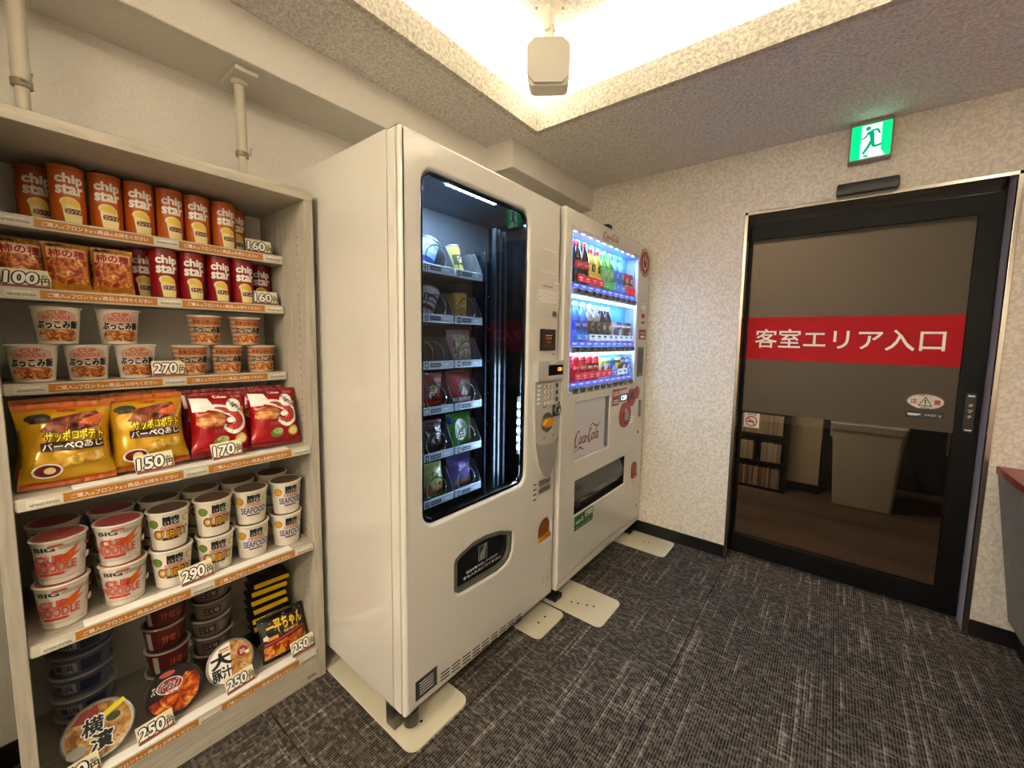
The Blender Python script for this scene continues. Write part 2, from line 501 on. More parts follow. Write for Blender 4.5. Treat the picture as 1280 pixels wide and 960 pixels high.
# hidden LED strips standing in the cove behind the lip
LED = emis('cove_led', WARM, COVE_POWER)
def strip(x0, x1, y0, y1):
    o = G().box(x0, x1, y0, y1, H+.025, H+.045).obj('cove_light_strip', LED, None, smooth=0)
    return o
k = .10
strips = [strip(TX0-k-.03, TX0-k, TY0, TY1+k-.04), strip(TX1+k, TX1+k+.03, TY0, TY1+k-.04), strip(TX0-k, TX1+k, TY1+k, TY1+k+.03), strip(TX0-k, TX1+k, TY0-k-.03, TY0-k)]
for s_, t_ in zip(strips, ('vending machine side', 'counter side', 'door side', 'rear lobby side')):
    tag(s_, 'warm light strip hidden in the ceiling cove along its %s' % t_, 'light strip', 'cove light strips')
# beam along the left wall and its deeper end
struct(G().box(XW, .357, YF, -.27, 2.125, H, .003, seg=1), 'trim_3', WALL)
struct(G().box(XW, .535, -.27, YB, 2.140, H, .003, seg=1), 'trim_4', WALL)
# skirting
bb = .072
struct(G().box(XW, XW+.008, YF, YB, 0, bb), 'baseboard_left', BLACKBASE)
struct(G().box(XW+.008, DX0, YB-.008, YB, 0, bb), 'baseboard_back', BLACKBASE)
struct(G().box(DX1, XR, YB-.008, YB, 0, bb), 'baseboard_rear', BLACKBASE)
struct(G().box(XR-.008, XR, YF, YB-.008, 0, bb), 'baseboard_right', BLACKBASE)
struct(G().box(XW, .60, -2.55, -2.22, 0, H, .003, seg=1), 'added_shade_wall', WALL)  # unseen wall stub, added to shade the lower left wall
# round ceiling lamps of the lobby behind the photographer
lampm = emis('downlight_glow', (1.0, 0.84, 0.62), 8.0)
for i, (x, y) in enumerate(((1.2, -3.8), (2.5, -3.8))):
    t = thing('downlight', 'round recessed ceiling lamp, %s in the dropped border' % ('over the far left of the lobby', 'over the far right of the lobby', 'above the middle of the counter', 'above the end of the counter')[i], 'ceiling lamp', (x, y, H), group='recessed ceiling lamps')
    G().lathe([(.062, -.0005), (.062, -.006), (.05, -.006), (.05, -.002)], 28).obj('trim_ring', IVORY, t)
    G().cyl(.049, -.004, -.0025, seg=28).obj('lamp_lens', lampm, t)
    a = area('lobby_lamp', (x, y, H-.012), (0, 0, 0), .09, .09, HALL_POWER/2, (1.0, 0.88, 0.72))
    a.parent = t; a.location = (0, 0, -.012)

# ================================================================ room beyond the glass door
YW = YB+.2
BX0, BX1, BY1, BH = 0.6, 4.0, 4.2, 2.4
CORW = M('corridor_wall', '#b3a78d', 0.8)
def cor_floor():
    m = mottled('corridor_carpet', [(0.35, '#3d3029'), (0.65, '#5b4a3f')], 2.4, 0.9, 0.0, 2, (0.3, 1.2, 1), 0.2)
    return m
struct(G().box(BX0, BX1, YW-.04, BY1, -.06, -.002), 'floor_corridor', cor_floor())
struct(G().box(BX0-.1, BX0, YW, BY1, 0, BH), 'wall_corridor_left', CORW)
struct(G().box(BX1, BX1+.1, YW, BY1, 0, BH), 'wall_corridor_right', CORW)
struct(G().box(BX0, BX1, BY1, BY1+.1, 0, BH), 'wall_corridor_end', CORW)
struct(G().box(BX0, 1.885, 2.19, 2.35, 0, BH), 'wall_corridor_middle', CORW)
struct(G().box(BX0, BX1, YW, BY1, BH, BH+.1), 'ceiling_corridor', CORW)
struct(G().box(BX0, 1.885, 2.18, 2.19, 0, .07).box(1.885, 1.893, 2.18, 2.35, 0, .07), 'baseboard_corridor_middle', BLACKBASE)
struct(G().box(BX0, BX1, BY1-.01, BY1, 0, .08), 'baseboard_corridor_end', BLACKBASE)
cl = thing('added_corridor_light', 'added flat square light for the room beyond the glass door', 'ceiling lamp', (1.5, 1.4, BH))  # ceiling light added to brighten the room behind the door
G().box(-.2, .2, -.2, .2, -.03, 0, .01).obj('added_light_housing', IVORY, cl)
G().box(-.18, .18, -.18, .18, -.034, -.0305).obj('added_light_diffuser', emis('corridor_glow', (1.0, .80, .55), 2.0), cl)
a = area('added_corridor_area', (0, 0, 0), (0, 0, 0), .36, .36, CORRIDOR_POWER, (1.0, .86, .70)); a.parent = cl; a.location = (0, 0, -.04)

# ================================================================ snack shelf
YS0, YS1, XS, XU, ZS = -1.948, -1.256, 0.4925, 0.315, 1.7304
IN0, IN1 = YS0+.026, YS1-.026
LEVELS = [(1.535, XU), (1.359, XU), (1.121, XU), (.875, XS-.004), (.524, XS-.004), (.118, XS-.004)]
sh = thing('display_shelf', 'tall pale wood shelf stocked with snacks and instant noodles', 'shelf', (0, 0, 0))
for y0, y1 in ((YS0, IN0), (IN1, YS1)):
    G().box(XW+.002, XS, y0, y1, 0, ZS-.0305, .0012, seg=1).obj('side_panel', SHELFV, sh)
G().box(XW+.002, XS, YS0, YS1, ZS-.03, ZS, .0012, seg=1).obj('top_panel', SHELFH, sh)
G().box(XW+.002, XW+.010, IN0+.0005, IN1-.0005, .0, ZS-.0305).obj('back_panel', mottled('shelf_back', [(0.4, '#d2cabb'), (0.6, '#dcd5c7')], 300, .6, .1), sh)
G().box(XS-.022, XS-.004, IN0+.0005, IN1-.0005, 0, .0905, .001, seg=1).obj('base_board', SHELFH, sh)
g = G()
for x in (.20, .43):
    k = .30
    while k < 1.6:
        for yy in (IN0-.0002, IN1+.0002): g.cyl(.003, -.0006, .0006, (x, yy, k), 'y', 6)
        k += .028
g.obj('peg_holes', M('peg_dark', '#4b4338', .7), sh, kind='stuff')
ORANGE = M('strip_orange', '#b9771f', .5); TAGW = M('strip_tag_white', '#d9d3c2', .5)
TAGS = [(-1.905, -1.851), (-1.628, -1.573), (-1.347, -1.289)]
ORS = [(-1.849, -1.629), (-1.572, -1.348)]
def strip_art(x, ztop, parent):
    z = ztop-.0145; L = []
    for a, b_ in ORS: L.append(R((a+b_)/2, z, b_-a, .0215, ORANGE))
    for a, b_ in TAGS:
        L.append(R((a+b_)/2, z, b_-a, .0195, TAGW))
    for a, b_ in ORS:
        m = (a+b_)/2; wd = (b_-a)
        xs = a+.012
        for s_, wv, hv in (('ご購入', .030, .0105), ('は', .006, .006), ('フロント', .040, .0105), ('まで', .013, .006), ('商品', .022, .0105), ('を', .006, .006), ('お持ちください', .068, .0105)):
            L.append(T(s_, xs+wv/2, z-(0 if hv > .008 else .002), wv, hv, WHITE, .012)); xs += wv+.0018
    for a, b_ in TAGS:
        m = (a+b_)/2; wd = b_-a
        L.append(T('NETAND STATION', m, z-.003, wd*.82, .0050, INK, .02)); L.append(R(m, z+.0042, wd*.55, .0016, M('mid_grey')))
    art('strip_print', L, front(x), parent)
for i, (z, xf) in enumerate(LEVELS):
    o = G().box(XW+.0105, xf, IN0+.0005, IN1-.0005, z-.027, z, .001, seg=1).obj('shelf_board', SHELFH, sh)
    if i < 5 or True: strip_art(xf+.0006, z, o) if False else None
    s_ = G().box(xf+.0002, xf+.003, IN0+.004, IN1-.004, z-.0285, z+.0005, .0006, seg=1).obj('label_strip', M('strip_holder', '#c9c2ae', .4), o)
    strip_art(xf+.0030, z+.0005, o)
    if i >= 3:
        G().box(xf-.030, xf+.0035, -1.834, -1.356, z+.001, z+.0045, .0008, seg=1).obj('edge_guard', M('guard_white', '#f4f1ea', .3), sh)
art('maker_mark', [T('GOKI', -1.305, .022, .028, .010, INK, .03)], front(XS-.004), sh)

# tension poles between the shelf top and the beam
def pole(y, label):
    x = .245
    t = thing('tension_pole', label, 'support pole', (x, y, ZS), group='shelf tension poles')
    zt = 2.125-ZS
    G().box(-.075, .075, -.034, .034, zt-.016, zt-.0005, .004).obj('ceiling_pad', M('pad_white', '#cfc8b8', .4), t)
    G().lathe([(.022, zt-.030), (.024, zt-.018), (.024, zt-.0165)], 20).obj('pad_collar', M('pad_white'), t)
    G().cyl(.0165, zt-.255, zt-.0305, seg=20).obj('upper_tube', M('pole_white', '#c6bda9', .4), t)
    G().cyl(.0125, .010, zt-.2555, seg=20).obj('lower_tube', M('pole_white'), t)
    G().lathe([(.0190, zt-.262), (.0190, zt-.245)], 20).obj('lock_ring', M('pole_ring', '#8e826c', .4), t)
    G().lathe([(.026, .0003), (.026, .008), (.015, .0095)], 20).obj('foot', M('pad_white'), t)
    g = G().tube([(.019, .0, zt-.25), (.035, .012, zt-.262), (.037, .016, zt-.235)], .0022, 6)
    g.obj('release_clip', STEEL, t)
    return t
pole(-1.845, 'white tension pole on the shelf top, the one by the frame edge')
pole(-1.372, 'white tension pole on the shelf top beside the snack vending machine')

# ---------------------------------------------------------------- product builders
def cone_fn(rb, rt, h):
    rm_ = (rb+rt)/2
    def f(x, y, d):
        a = x/rm_; r = rb+(rt-rb)*y/h+d
        return (r*math.cos(a), r*math.sin(a), y)
    return f
YELLOW = M('print_yellow', '#e6c24a', .4); LYEL = M('print_pale_yellow', '#ead794', .45); DKRED = M('print_dark_red', '#6d1210', .4); ORPR = M('print_orange', '#d65f16', .4)
def can(name, body, lid, flav, label, loc, group):
    r, h = .0325, .148
    t = thing(name, label, 'crisps can', loc, (0, 0, 0), group)
    G().lathe([(r-.001, 0), (r, .002), (r, h-.014)], 32).obj('can_body', body, t)
    G().lathe([(r+.0005, h-.014), (r+.001, h-.012), (r+.001, h-.002), (r-.001, h), (0, h)], 32, cap=False).obj('can_lid', lid, t)
    f = cone_fn(r, r, h)
    L = [T('chip', .002, .111, .051, .029, WHITE, .045), T('star', .002, .086, .051, .022, WHITE, .045), R(.004, .0745, .03, .0018, LYEL)]
    L += [P(ell(-.001, .054, .017, .013)+[], LYEL), P([(-.015, .05), (.002, .066), (.018, .056), (.022, .02), (.020, .003), (-.010, .003), (-.013, .03)], LYEL),
          P([(-.014, .049), (.004, .045), (.014, .040), (.018, .052), (.006, .064), (-.010, .062)], YELLOW), R(.006, .031, .030, .013, DKRED, .004), T(flav, .006, .031, .026, .0085, WHITE, .02)]
    art('can_print', L, f, t, .006)
    return t
ORB = M('can_orange', '#b9560f', .3); ORL = M('can_orange_lid', '#a0480f', .35); RDB = M('can_red', '#8f0d14', .28); RDL = M('can_red_lid', '#7c0a12', .3)
Z1, Z2, Z3, Z4, Z5, Z6 = [z+.0006 for z, _ in LEVELS]
ys = [-1.785, -1.715, -1.647, -1.580, -1.514, -1.444]
pos_words = ['nearest the left end', 'second from the left end', 'third from the left end', 'third from the right end', 'second from the right end', 'nearest the price card']
can0 = None
gp = 'orange crisps cans on the top shelf'
for y, pw in zip(ys, pos_words):
    lb = 'orange tube of crisps in the top front row, %s' % pw
    if can0 is None: can0 = can('crisps_can', ORB, ORL, 'コンソメ', lb, (.27, y, Z1), gp)
    else: dup(can0, (.27, y, Z1), (0, 0, random.uniform(-.12, .12)), lb)
dup(can0, (.19, -1.838, Z1), (0, 0, .1), 'orange tube of crisps set back behind the front row, far left of top shelf')
dup(can0, (.20, -1.392, Z1), (0, 0, -.1), 'orange tube of crisps half hidden behind the right end of its row')
ys = [-1.601, -1.534, -1.464, -1.398]
gp = 'red crisps cans on the second shelf'
can1 = None
for y, pw in zip(ys, ('nearest the rice cracker bags', 'second from the rice cracker bags', 'third from the rice cracker bags', 'nearest the price card')):
    lb = 'red tube of crisps in the front row, %s' % pw
    if can1 is None: can1 = can('crisps_can', RDB, RDL, 'うすしお', lb, (.27, y, Z2), gp)
    else: dup(can1, (.27, y, Z2), (0, 0, random.uniform(-.12, .1)), lb)
dup(can1, (.195, -1.640, Z2), (0, 0, .0), 'red tube of crisps standing back beside the rice cracker bags')
dup(can1, (.195, -1.317, Z2), (0, 0, -.2), 'red tube of crisps standing back behind the second shelf price card')

def bag_shape(w, h, t, seed, seal=.055, crumple=.0035, pinch=.055):
    def f(x, y, d, side=1):
        u = max(-1, min(1, x/(w/2))); vv = (y/h-.5)/(.5-seal)
        vc = max(-1, min(1, vv))
        s_ = (max(0, 1-abs(u)**3.2)**.75)*(max(0, 1-abs(vc)**3)**.8)
        half = 1-pinch*(1-abs(vc)**2)
        nz = noise.noise(Vector((x*26+seed, y*26, seed*1.7+side)))*crumple*(.35+s_) + noise.noise(Vector((x*70, y*55+seed, side*3.1)))*crumple*.5*(.2+s_)
        ridge = math.sin(x/w*44+seed)*.0016*max(0, abs(vc)**5)*max(0, 1-abs(u)**4)
        X = side*(t/2*s_ + .0006) + (nz+ridge)
        zz = y - h*.03*abs(u)**2*(1 if y > h/2 else -1)*0.4
        return (X+side*d, x*half, zz)
    return f
def bag(name, w, h, t, seed, mat, sealmat, label, cat, loc, rot, layers=None, group=None, crumple=.0035, pinch=.055):
    tt = thing(name, label, cat, loc, rot, group)
    f = bag_shape(w, h, t, seed, crumple=crumple, pinch=pinch)
    nu, nv = 20, 22
    g = G(); bm = g.bm
    grid = {}
    for sd in (1, -1):
        for j in range(nv+1):
            for i in range(nu+1):
                if sd == -1 and i in (0, nu): grid[sd, i, j] = grid[1, i, j]; continue
                grid[sd, i, j] = bm.verts.new(f(-w/2+w*i/nu, h*j/nv, 0, sd))
    for sd in (1, -1):
        for j in range(nv):
            for i in range(nu):
                q = [grid[sd, i, j], grid[sd, i+1, j], grid[sd, i+1, j+1], grid[sd, i, j+1]]
                fc = bm.faces.new(q if sd == 1 else q[::-1])
    for jj in (0, nv):
        for i in range(nu):
            q = []
            for v in (grid[1, i, jj], grid[1, i+1, jj], grid[-1, i+1, jj], grid[-1, i, jj]):
                if v not in q: q.append(v)
            if len(q) >= 3:
                try: bm.faces.new(q)
                except ValueError: pass
    g.obj('bag_body', mat, tt, 60)
    zig = []
    if sealmat:
        for (y0, y1) in ((.001, .016), (h-.016, h-.001)):
            zig.append(R(0, (y0+y1)/2, w*.985, y1-y0, sealmat))
    if layers or zig: art('bag_print', zig+(layers or []), lambda x, y, d: f(x, y, d, 1), tt, w/nu, h/nv, .0005, .0009)
    return tt
# rice cracker bags on the second shelf
CRK = food('cracker_mix', [(0.36, '#7d2a0c'), (0.48, '#b4571a'), (0.58, '#d08a45'), (0.68, '#e8c690')], 60, dist=1.2)
KB = M('cracker_bag', '#b8681a', .28)
def kaki_layers():
    w, h = .084, .128
    return [P([(-.037, .018), (.037, .018), (.037, .08), (.0, .092), (-.037, .085)], CRK), P([(-.036, .084), (.036, .084), (.036, .112), (-.036, .112)], M('pale_peach', '#e2bd97', .4)), T('柿の種', 0, .096, .066, .022, M('kaki_red', '#a00f16', .4), .035), T('フレッシュ', -.010, .1125, .04, .007, INK, .02), R(-.02, .119, .03, .006, M('navy', '#1a2036', .4))]
gp = 'rice cracker bags on the second shelf'
kb = bag('snack_bag', .084, .128, .036, 1.3, KB, M('seal_amber', '#b8791f', .3), 'orange bag of rice crackers on the second shelf, the middle one of three', 'snack bag', (.285, -1.797, Z2+.0005), (0, -.12, .05), kaki_layers(), gp)
dup(kb, (.285, -1.712, Z2+.0005), (0, -.12, -.06), 'orange bag of rice crackers next to the red crisps tubes')
dup(kb, (.270, -1.874, Z2+.0005), (0, -.13, .1), 'orange bag of rice crackers behind the lowest priced card')
for i, y in enumerate((-1.80, -1.715)):
    dup(kb, (.225, y, Z2+.0005), (0, -.1, .04), 'orange bag of rice crackers hidden behind the %s front bag' % ('middle', 'right hand')[i])

# cups and bowls
RIM = M('cup_rim', '#d9d2c0', .35); CUPW = M('cup_white', '#d8d0bf', .4)
LIDP = M('lid_pink', '#b5504e', .35); LIDB = M('lid_brown', '#6a5142', .4); LIDR = M('lid_red', '#7d2019', .35)
def cup(name, rb, rt, h, body, lid, layers, label, cat, loc, group, rz=0.0, label_name='cup_print', hollow=.004):
    t = thing(name, label, cat, loc, (0, 0, rz), group)
    G().lathe([(rb-.006, .004), (rb-.003, 0), (rb, .001), (rb+.0005, .008), (rt, h-.006)], 36).obj('cup_body', body, t)
    G().lathe([(rt-.001, h-.006), (rt+.003, h-.0055), (rt+.0035, h-.003), (rt+.0015, h-.0008), (rt-.003, h-.0012)], 36, cap=False).obj('cup_rim', RIM, t)
    G().lathe([(rt-.0028, h-.0035), (rt-.003, h-.0012), (0, h-.0011)], 36, cap=False).obj('cup_lid', lid, t)
    if layers: art(label_name, layers, cone_fn(rb, rt, h-.006), t, .006, 0, .00025, .0003)
    return t
PINKR = M('print_rose', '#b84a38', .4); NOOD = food('noodle_picture', [(0.36, '#6b220f'), (0.5, '#b4642f'), (0.62, '#d9a35d'), (0.72, '#ecd7a4')], 85)
def bukkomi(top, mid):
    L = [R(0, .0225, .078, .030, NOOD, .012), EL(0, .070, .036, .020, M('soft_rose', '#caa08a', .45))]
    L += [T(top[0], 0, .082, .030, .010, mid, .03), T(top[1], 0, .070, .046, .010, mid, .03)] if top[1] else [T(top[0], 0, .076, .050, .015, mid, .03)]
    L += [T('ぶっこみ飯', 0, .051, .074, .0205, WHITE, .085), T('ぶっこみ飯', 0, .051, .074, .0205, INK, .06), R(.0, .0385, .06, .0016, mid)]
    L += [R(-.028, .018, .014, .012, M('soft_rose'), .003)]
    return L
STRP = M('cup_stripe', '#a2603c', .4)
gA, gB = 'rice cups with pink lettering on the third shelf', 'rice cups with striped sides on the third shelf'
cA = cup('rice_cup', .036, .0438, .098, CUPW, CUPW, bukkomi(('CUP', 'NOODLE'), PINKR), 'cream rice cup with pink lettering, bottom row by the left post', 'instant rice', (.262, -1.868, Z3), gA, -.1)
for y, z, lb, rz in ((-1.772, Z3, 'cream rice cup with pink lettering, middle of the bottom row', -.1), (-1.675, Z3, 'cream rice cup with pink lettering, bottom row and partly behind the price card', -.05),
                 (-1.822, Z3+.0985, 'cream rice cup with pink lettering, upper one nearer the left post', -.05), (-1.707, Z3+.0985, 'cream rice cup with pink lettering, upper one further from the left post', .0)):
    dup(cA, (.262, y, z), (0, 0, rz), lb)
Ls = [R(0, .012+.0145*i, .115, .0055, STRP) for i in range(6)] + [R(0, .0215, .070, .028, NOOD, .012), R(0, .073, .072, .017, M('amber_band', '#b5682c', .4)), T('チキンラーメン', 0, .073, .068, .014, M('ramen_red', '#5c130c', .4), .035), T('ぶっこみ飯', 0, .050, .076, .0215, WHITE, .085), T('ぶっこみ飯', 0, .050, .076, .0215, INK, .06)]
cB = cup('rice_cup', .036, .0438, .096, M('cup_tan', '#c2a788', .4), LIDR, Ls, 'striped chicken rice cup, bottom row and partly behind the price card', 'instant rice', (.262, -1.548, Z3), gB, .0)
for y, z, lb in ((-1.450, Z3, 'striped chicken rice cup, middle of the bottom row'), (-1.348, Z3, 'striped chicken rice cup, bottom row by the right side panel'), (-1.506, Z3+.0965, 'striped chicken rice cup, upper one nearer the middle'), (-1.392, Z3+.0965, 'striped chicken rice cup, upper one nearer the right side panel')):
    dup(cB, (.262, y, z), (0, 0, random.uniform(-.1, .05)), lb)

# fourth shelf: crisp bags
GOLD = M('bag_gold', '#cb9a14', .2, .2); SEALO = M('seal_orange', '#b4541a', .3)
SAUS = food('grill_picture', [(0.35, '#3c130b'), (0.52, '#7c3620'), (0.68, '#b4704a')], 42)
CHPX = food('crisp_picture', [(0.38, '#a5781f'), (0.55, '#cfa743'), (0.7, '#e3cd86')], 48)
BROWN = M('print_brown', '#3a150c', .4)
LY = M('neon_yellow', '#f0e422', .35)
def sapporo():
    return [P([(-.045, .135), (-.02, .165), (.055, .178), (.068, .160), (.06, .137), (.0, .125)], SAUS), P([(.02, .15), (.065, .172), (.067, .155), (.045, .142)], ORPR), EL(-.044, .168, .022, .010, M('dark_olive', '#2f3012', .4)), R(-.044, .160, .03, .008, BROWN, .003), T('Calbee', .004, .183, .03, .008, M('kaki_red'), .03),
            P([(-.012, .045), (.066, .052), (.066, .075), (.0, .072)], CHPX), EL(-.035, .040, .026, .017, WHITE), EL(-.035, .040, .022, .014, DKRED), EL(-.031, .040, .010, .008, LYEL),
            P([(-.045, .086), (.068, .082), (.068, .103), (-.045, .108)], BROWN), T('サッポロポテト', .016, .120, .108, .027, BROWN, .07), T('サッポロポテト', .016, .120, .104, .025, LY, .03), T('バーベQあじ', .012, .095, .108, .019, WHITE, .022)]
gp = 'gold crisp bags on the fourth shelf'
sb = bag('snack_bag', .162, .204, .070, 4.2, GOLD, SEALO, 'gold bag of barbecue crisps at the left end of the fourth shelf', 'snack bag', (.440, -1.834, Z4+.002), (.0, -.20, -.06), sapporo(), gp, .008, .10)
dup(sb, (.430, -1.680, Z4+.006), (.03, -.19, -.04), 'gold bag of barbecue crisps with the 150 yen card before it')
dup(sb, (.316, -1.835, Z4+.002), (0, -.17, -.03), 'gold bag of crisps hidden behind the left front gold bag')
dup(sb, (.318, -1.673, Z4+.004), (.0, -.17, .0), 'gold bag of crisps hidden behind the second front gold bag')
REDB2 = M('bag_red', '#a8141c', .2, .15)
STICK = food('fried_stick_picture', [(0.38, '#8e2a12'), (0.5, '#c9783a'), (0.62, '#e2b57a'), (0.72, '#c9783a')], 34, dist=.6, stretch=(1, .5, 1.6))
def ebi():
    L = [P([(-.072, .185), (-.03, .178), (-.02, .150), (-.045, .135), (-.074, .140)], WHITE), T('Calbee', .004, .182, .036, .009, WHITE, .03), R(.048, .182, .028, .010, M('soft_red', '#b8565a', .4))]
    L += [P([(-.068, .128), (-.01, .135), (.01, .115), (.005, .088), (-.055, .082), (-.070, .10)], STICK), P([(.045, .14), (.066, .15), (.068, .10), (.056, .09)], STICK)]
    L += [LINE([(-.045, .148), (-.005, .142), (.035, .125), (.052, .098), (.030, .074), (.002, .086)], [.012, .024, .034, .036, .032, .012], WHITE), LINE([(-.02, .144), (.005, .138), (.036, .120), (.048, .098), (.030, .080), (.008, .088)], [.004, .012, .022, .024, .02, .006], M('prawn_red', '#b52a22', .4)), EL(.022, .103, .012, .009, WHITE)]
    L += [EL(.034, .150, .020, .023, WHITE), T('かっぱ', .028, .156, .030, .013, INK, .03, 0, -.9), T('えびせん', .040, .146, .034, .011, INK, .03, 0, -.9)]
    L += [EL(-.008, .040, .022, .014, M('leaf_green', '#6d8a2c', .4)), EL(-.004, .046, .018, .010, M('pale_green', '#b9c27a', .4)), EL(.046, .042, .017, .017, M('ring_gold', '#c99a2c', .4)), EL(.046, .042, .013, .013, LYEL), T('えびせん', -.010, .072, .04, .010, M('soft_red'), .02)]
    return L
gp = 'red prawn snack bags on the fourth shelf'
eb = bag('snack_bag', .156, .200, .062, 9.1, REDB2, M('seal_red', '#7d0d14', .3), 'red bag of prawn crackers with a price card in front', 'snack bag', (.432, -1.519, Z4+.005), (-.04, -.30, .06), ebi(), gp, .008, .09)
dup(eb, (.432, -1.366, Z4+.005), (-.03, -.30, .05), 'red bag of prawn crackers at the right end, its front uncovered')
dup(eb, (.338, -1.5165, Z4+.005), (-.02, -.26, .0), 'red bag of prawn crackers behind the one with the price card')
dup(eb, (.335, -1.361, Z4+.002), (.0, -.26, .0), 'red bag of prawn crackers behind the right end bag')

# fifth shelf: big noodle cups, two high and two deep
RC = M('noodle_red', '#b8241b', .4); CYAN = M('print_blue', '#1c3a8e', .4); GOLDT = M('print_gold', '#d99a16', .4); FAINT = M('faint_print', '#8f8876', .5)
def noodle_layers():
    L = [P([(-.01, .058), (.040, .094), (.028, .070), (.044, .074), (.018, .052)], ORPR), T('BIG', -.020, .092, .036, .011, INK, .028), R(.030, .095, .05, .0012, FAINT), R(.030, .089, .05, .0012, FAINT)]
    L += [R(x_*.004+.004, .092, .0018, .005, FAINT) for x_ in range(12)]
    L += [R(.0, .101, .022, .006, LIDP, .003), R(.055, .083, .016, .006, RC, .003)]
    L += [T('CUP', -.012, .067, .044, .0185, RC, .045), T('CUP', -.012, .067, .044, .0185, M('letter_rose', '#cf5b48', .45)), T('NOODLE', -.006, .0455, .068, .0205, RC, .04), T('NOODLE', -.006, .0455, .068, .0205, M('letter_rose'))]
    L += [R(-.010, .029, .04, .006, RC, .002), EL(.052, .053, .009, .009, FAINT), EL(.052, .053, .0078, .0078, CUPW), R(0, .018, .13, .0012, FAINT), R(0, .099, .13, .0008, FAINT)]
    return L
def flavor_layers(word, col, edge, pic):
    L = [EL(-.035, .080, .0125, .0125, INK), EL(-.035, .080, .0110, .0110, pic), EL(.040, .084, .010, .010, INK), EL(.040, .084, .0088, .0088, LYEL)]
    L += [T('謎肉', .004, .093, .032, .013, INK, .06), T('BIG', .004, .080, .032, .0115, INK, .03), T('CUP NOODLE', .004, .066, .044, .011, M('soft_orange', '#cf6c3a', .4), .03)]
    L += [T(word, .004, .048, .074, .024, edge, .07), T(word, .004, .048, .070, .0205, col, .025), R(.002, .0325, .036, .004, BROWN, .001)]
    return L
HC = .1135
def tower(y, layers, lid, cname, col, what, place, grp, xf=.412, xr=.292):
    base = None
    for x, depth in ((xf, 'front'), (xr, 'rear')):
        for k_, lev in ((0, 'lower'), (1, 'upper')):
            lb = '%s cup %s, %s one of the %s pair' % (what, place, lev, depth)
            if cname.get('o') is None:
                cname['o'] = cup('noodle_cup', .0378, .0465, HC, CUPW, lid, layers, lb, 'instant noodles', (x, y, Z5), grp, -.14)
            else:
                dup(cname['o'], (x+random.uniform(-.002, .002), y+random.uniform(-.002, .003), Z5+k_*HC), (0, 0, random.uniform(-.22, .02)), lb)
Z5_ = Z5
A_, B_, C_ = {}, {}, {}
GL = .0047
tower(-1.860, noodle_layers(), LIDP, A_, None, 'white and red', 'beside the left post', 'red lettered noodle cups on the fifth shelf')
tower(-1.752, None, None, A_, None, 'white and red', 'next to the curry cups', 'red lettered noodle cups on the fifth shelf')
tower(-1.650, flavor_layers('CURRY', GOLDT, BROWN, M('leaf_green')), LIDB, B_, None, 'yellow lettered curry', 'next to the red lettered cups', 'curry noodle cups on the fifth shelf')
tower(-1.548, None, None, B_, None, 'yellow lettered curry', 'next to the seafood cups', 'curry noodle cups on the fifth shelf')
tower(-1.446, flavor_layers('SEAFOOD', CYAN, M('letter_cream', '#e6dcc8', .45), GOLDT), LIDB, C_, None, 'blue lettered seafood', 'next to the curry cups', 'seafood noodle cups on the fifth shelf')
tower(-1.342, None, None, C_, None, 'blue lettered seafood', 'beside the right side panel', 'seafood noodle cups on the fifth shelf')

# bottom shelf: stacked bowls, leaning display packs
def bowl(name, r, h, body, lid, layers, label, loc, group, rz=0):
    t = thing(name, label, 'instant noodles', loc, (0, 0, rz), group)
    G().lathe([(r*.78-.004, .003), (r*.78, 0), (r*.80, .002), (r*.955, h-.006)], 40).obj('bowl_body', body, t)
    G().lathe([(r*.95, h-.006), (r, h-.005), (r+.001, h-.003), (r-.003, h-.0005), (r-.006, h-.001)], 40, cap=False).obj('bowl_rim', M('bowl_rim', '#8e8980', .3), t)
    G().lathe([(r-.0058, h-.003), (r-.006, h-.0012), (0, h-.001)], 40, cap=False).obj('bowl_lid', lid, t)
    if layers: art('bowl_print', layers, cone_fn(r*.80, r*.955, h-.006), t, .008, 0, .00025, .0004)
    return t
BLB = M('bowl_blue', '#4c5364', .35); BLK2 = M('bowl_dark', '#2c1f1b', .35); BRD = M('bowl_red', '#4e120f', .35)
GREYP = M('print_grey', '#9a968c', .45)
Lb = [R(-.025, .028, .055, .030, GREYP), T('横浜', -.025, .028, .042, .022, M('navy', '#1a2036', .4), .03), R(.030, .028, .040, .034, M('navy'))]
gp = 'blue noodle bowls stacked on the bottom shelf'
n_ = ('lowest', 'second from the bottom', 'third from the bottom', 'fourth from the bottom', 'topmost')
b0 = None
for i in range(5):
    lb = 'dim blue noodle bowl in the stack by the left post, %s' % n_[i]
    lo = (.262+random.uniform(-.004, .004), -1.826+random.uniform(-.004, .004), Z6+i*.0625)
    if b0 is None: b0 = bowl('noodle_bowl', .066, .0623, BLB, M('lid_grey', '#77736b', .3), Lb, lb, lo, gp, -.2)
    else: dup(b0, lo, (0, 0, -.2+random.uniform(-.2, .2)), lb)
Lb = [R(.0, .036, .085, .044, M('bowl_red')), T('汁なし', .012, .036, .050, .026, M('dull_orange', '#a2532c', .4), .03), R(-.045, .036, .014, .058, GREYP)]
b0 = None
gp = 'dark red noodle bowls on the bottom shelf'
for i in range(4):
    lb = 'dark red noodle bowl in the stack behind the oval spaghetti pack, %s' % n_[i if i < 3 else 4]
    lo = (.290+random.uniform(-.004, .004), -1.655+random.uniform(-.004, .004), Z6+i*.078)
    if b0 is None: b0 = bowl('noodle_bowl', .0555, .0778, BRD, M('lid_dark', '#40322a', .4), Lb, lb, lo, gp, .0)
    else: dup(b0, lo, (0, 0, random.uniform(-.2, .2)), lb)
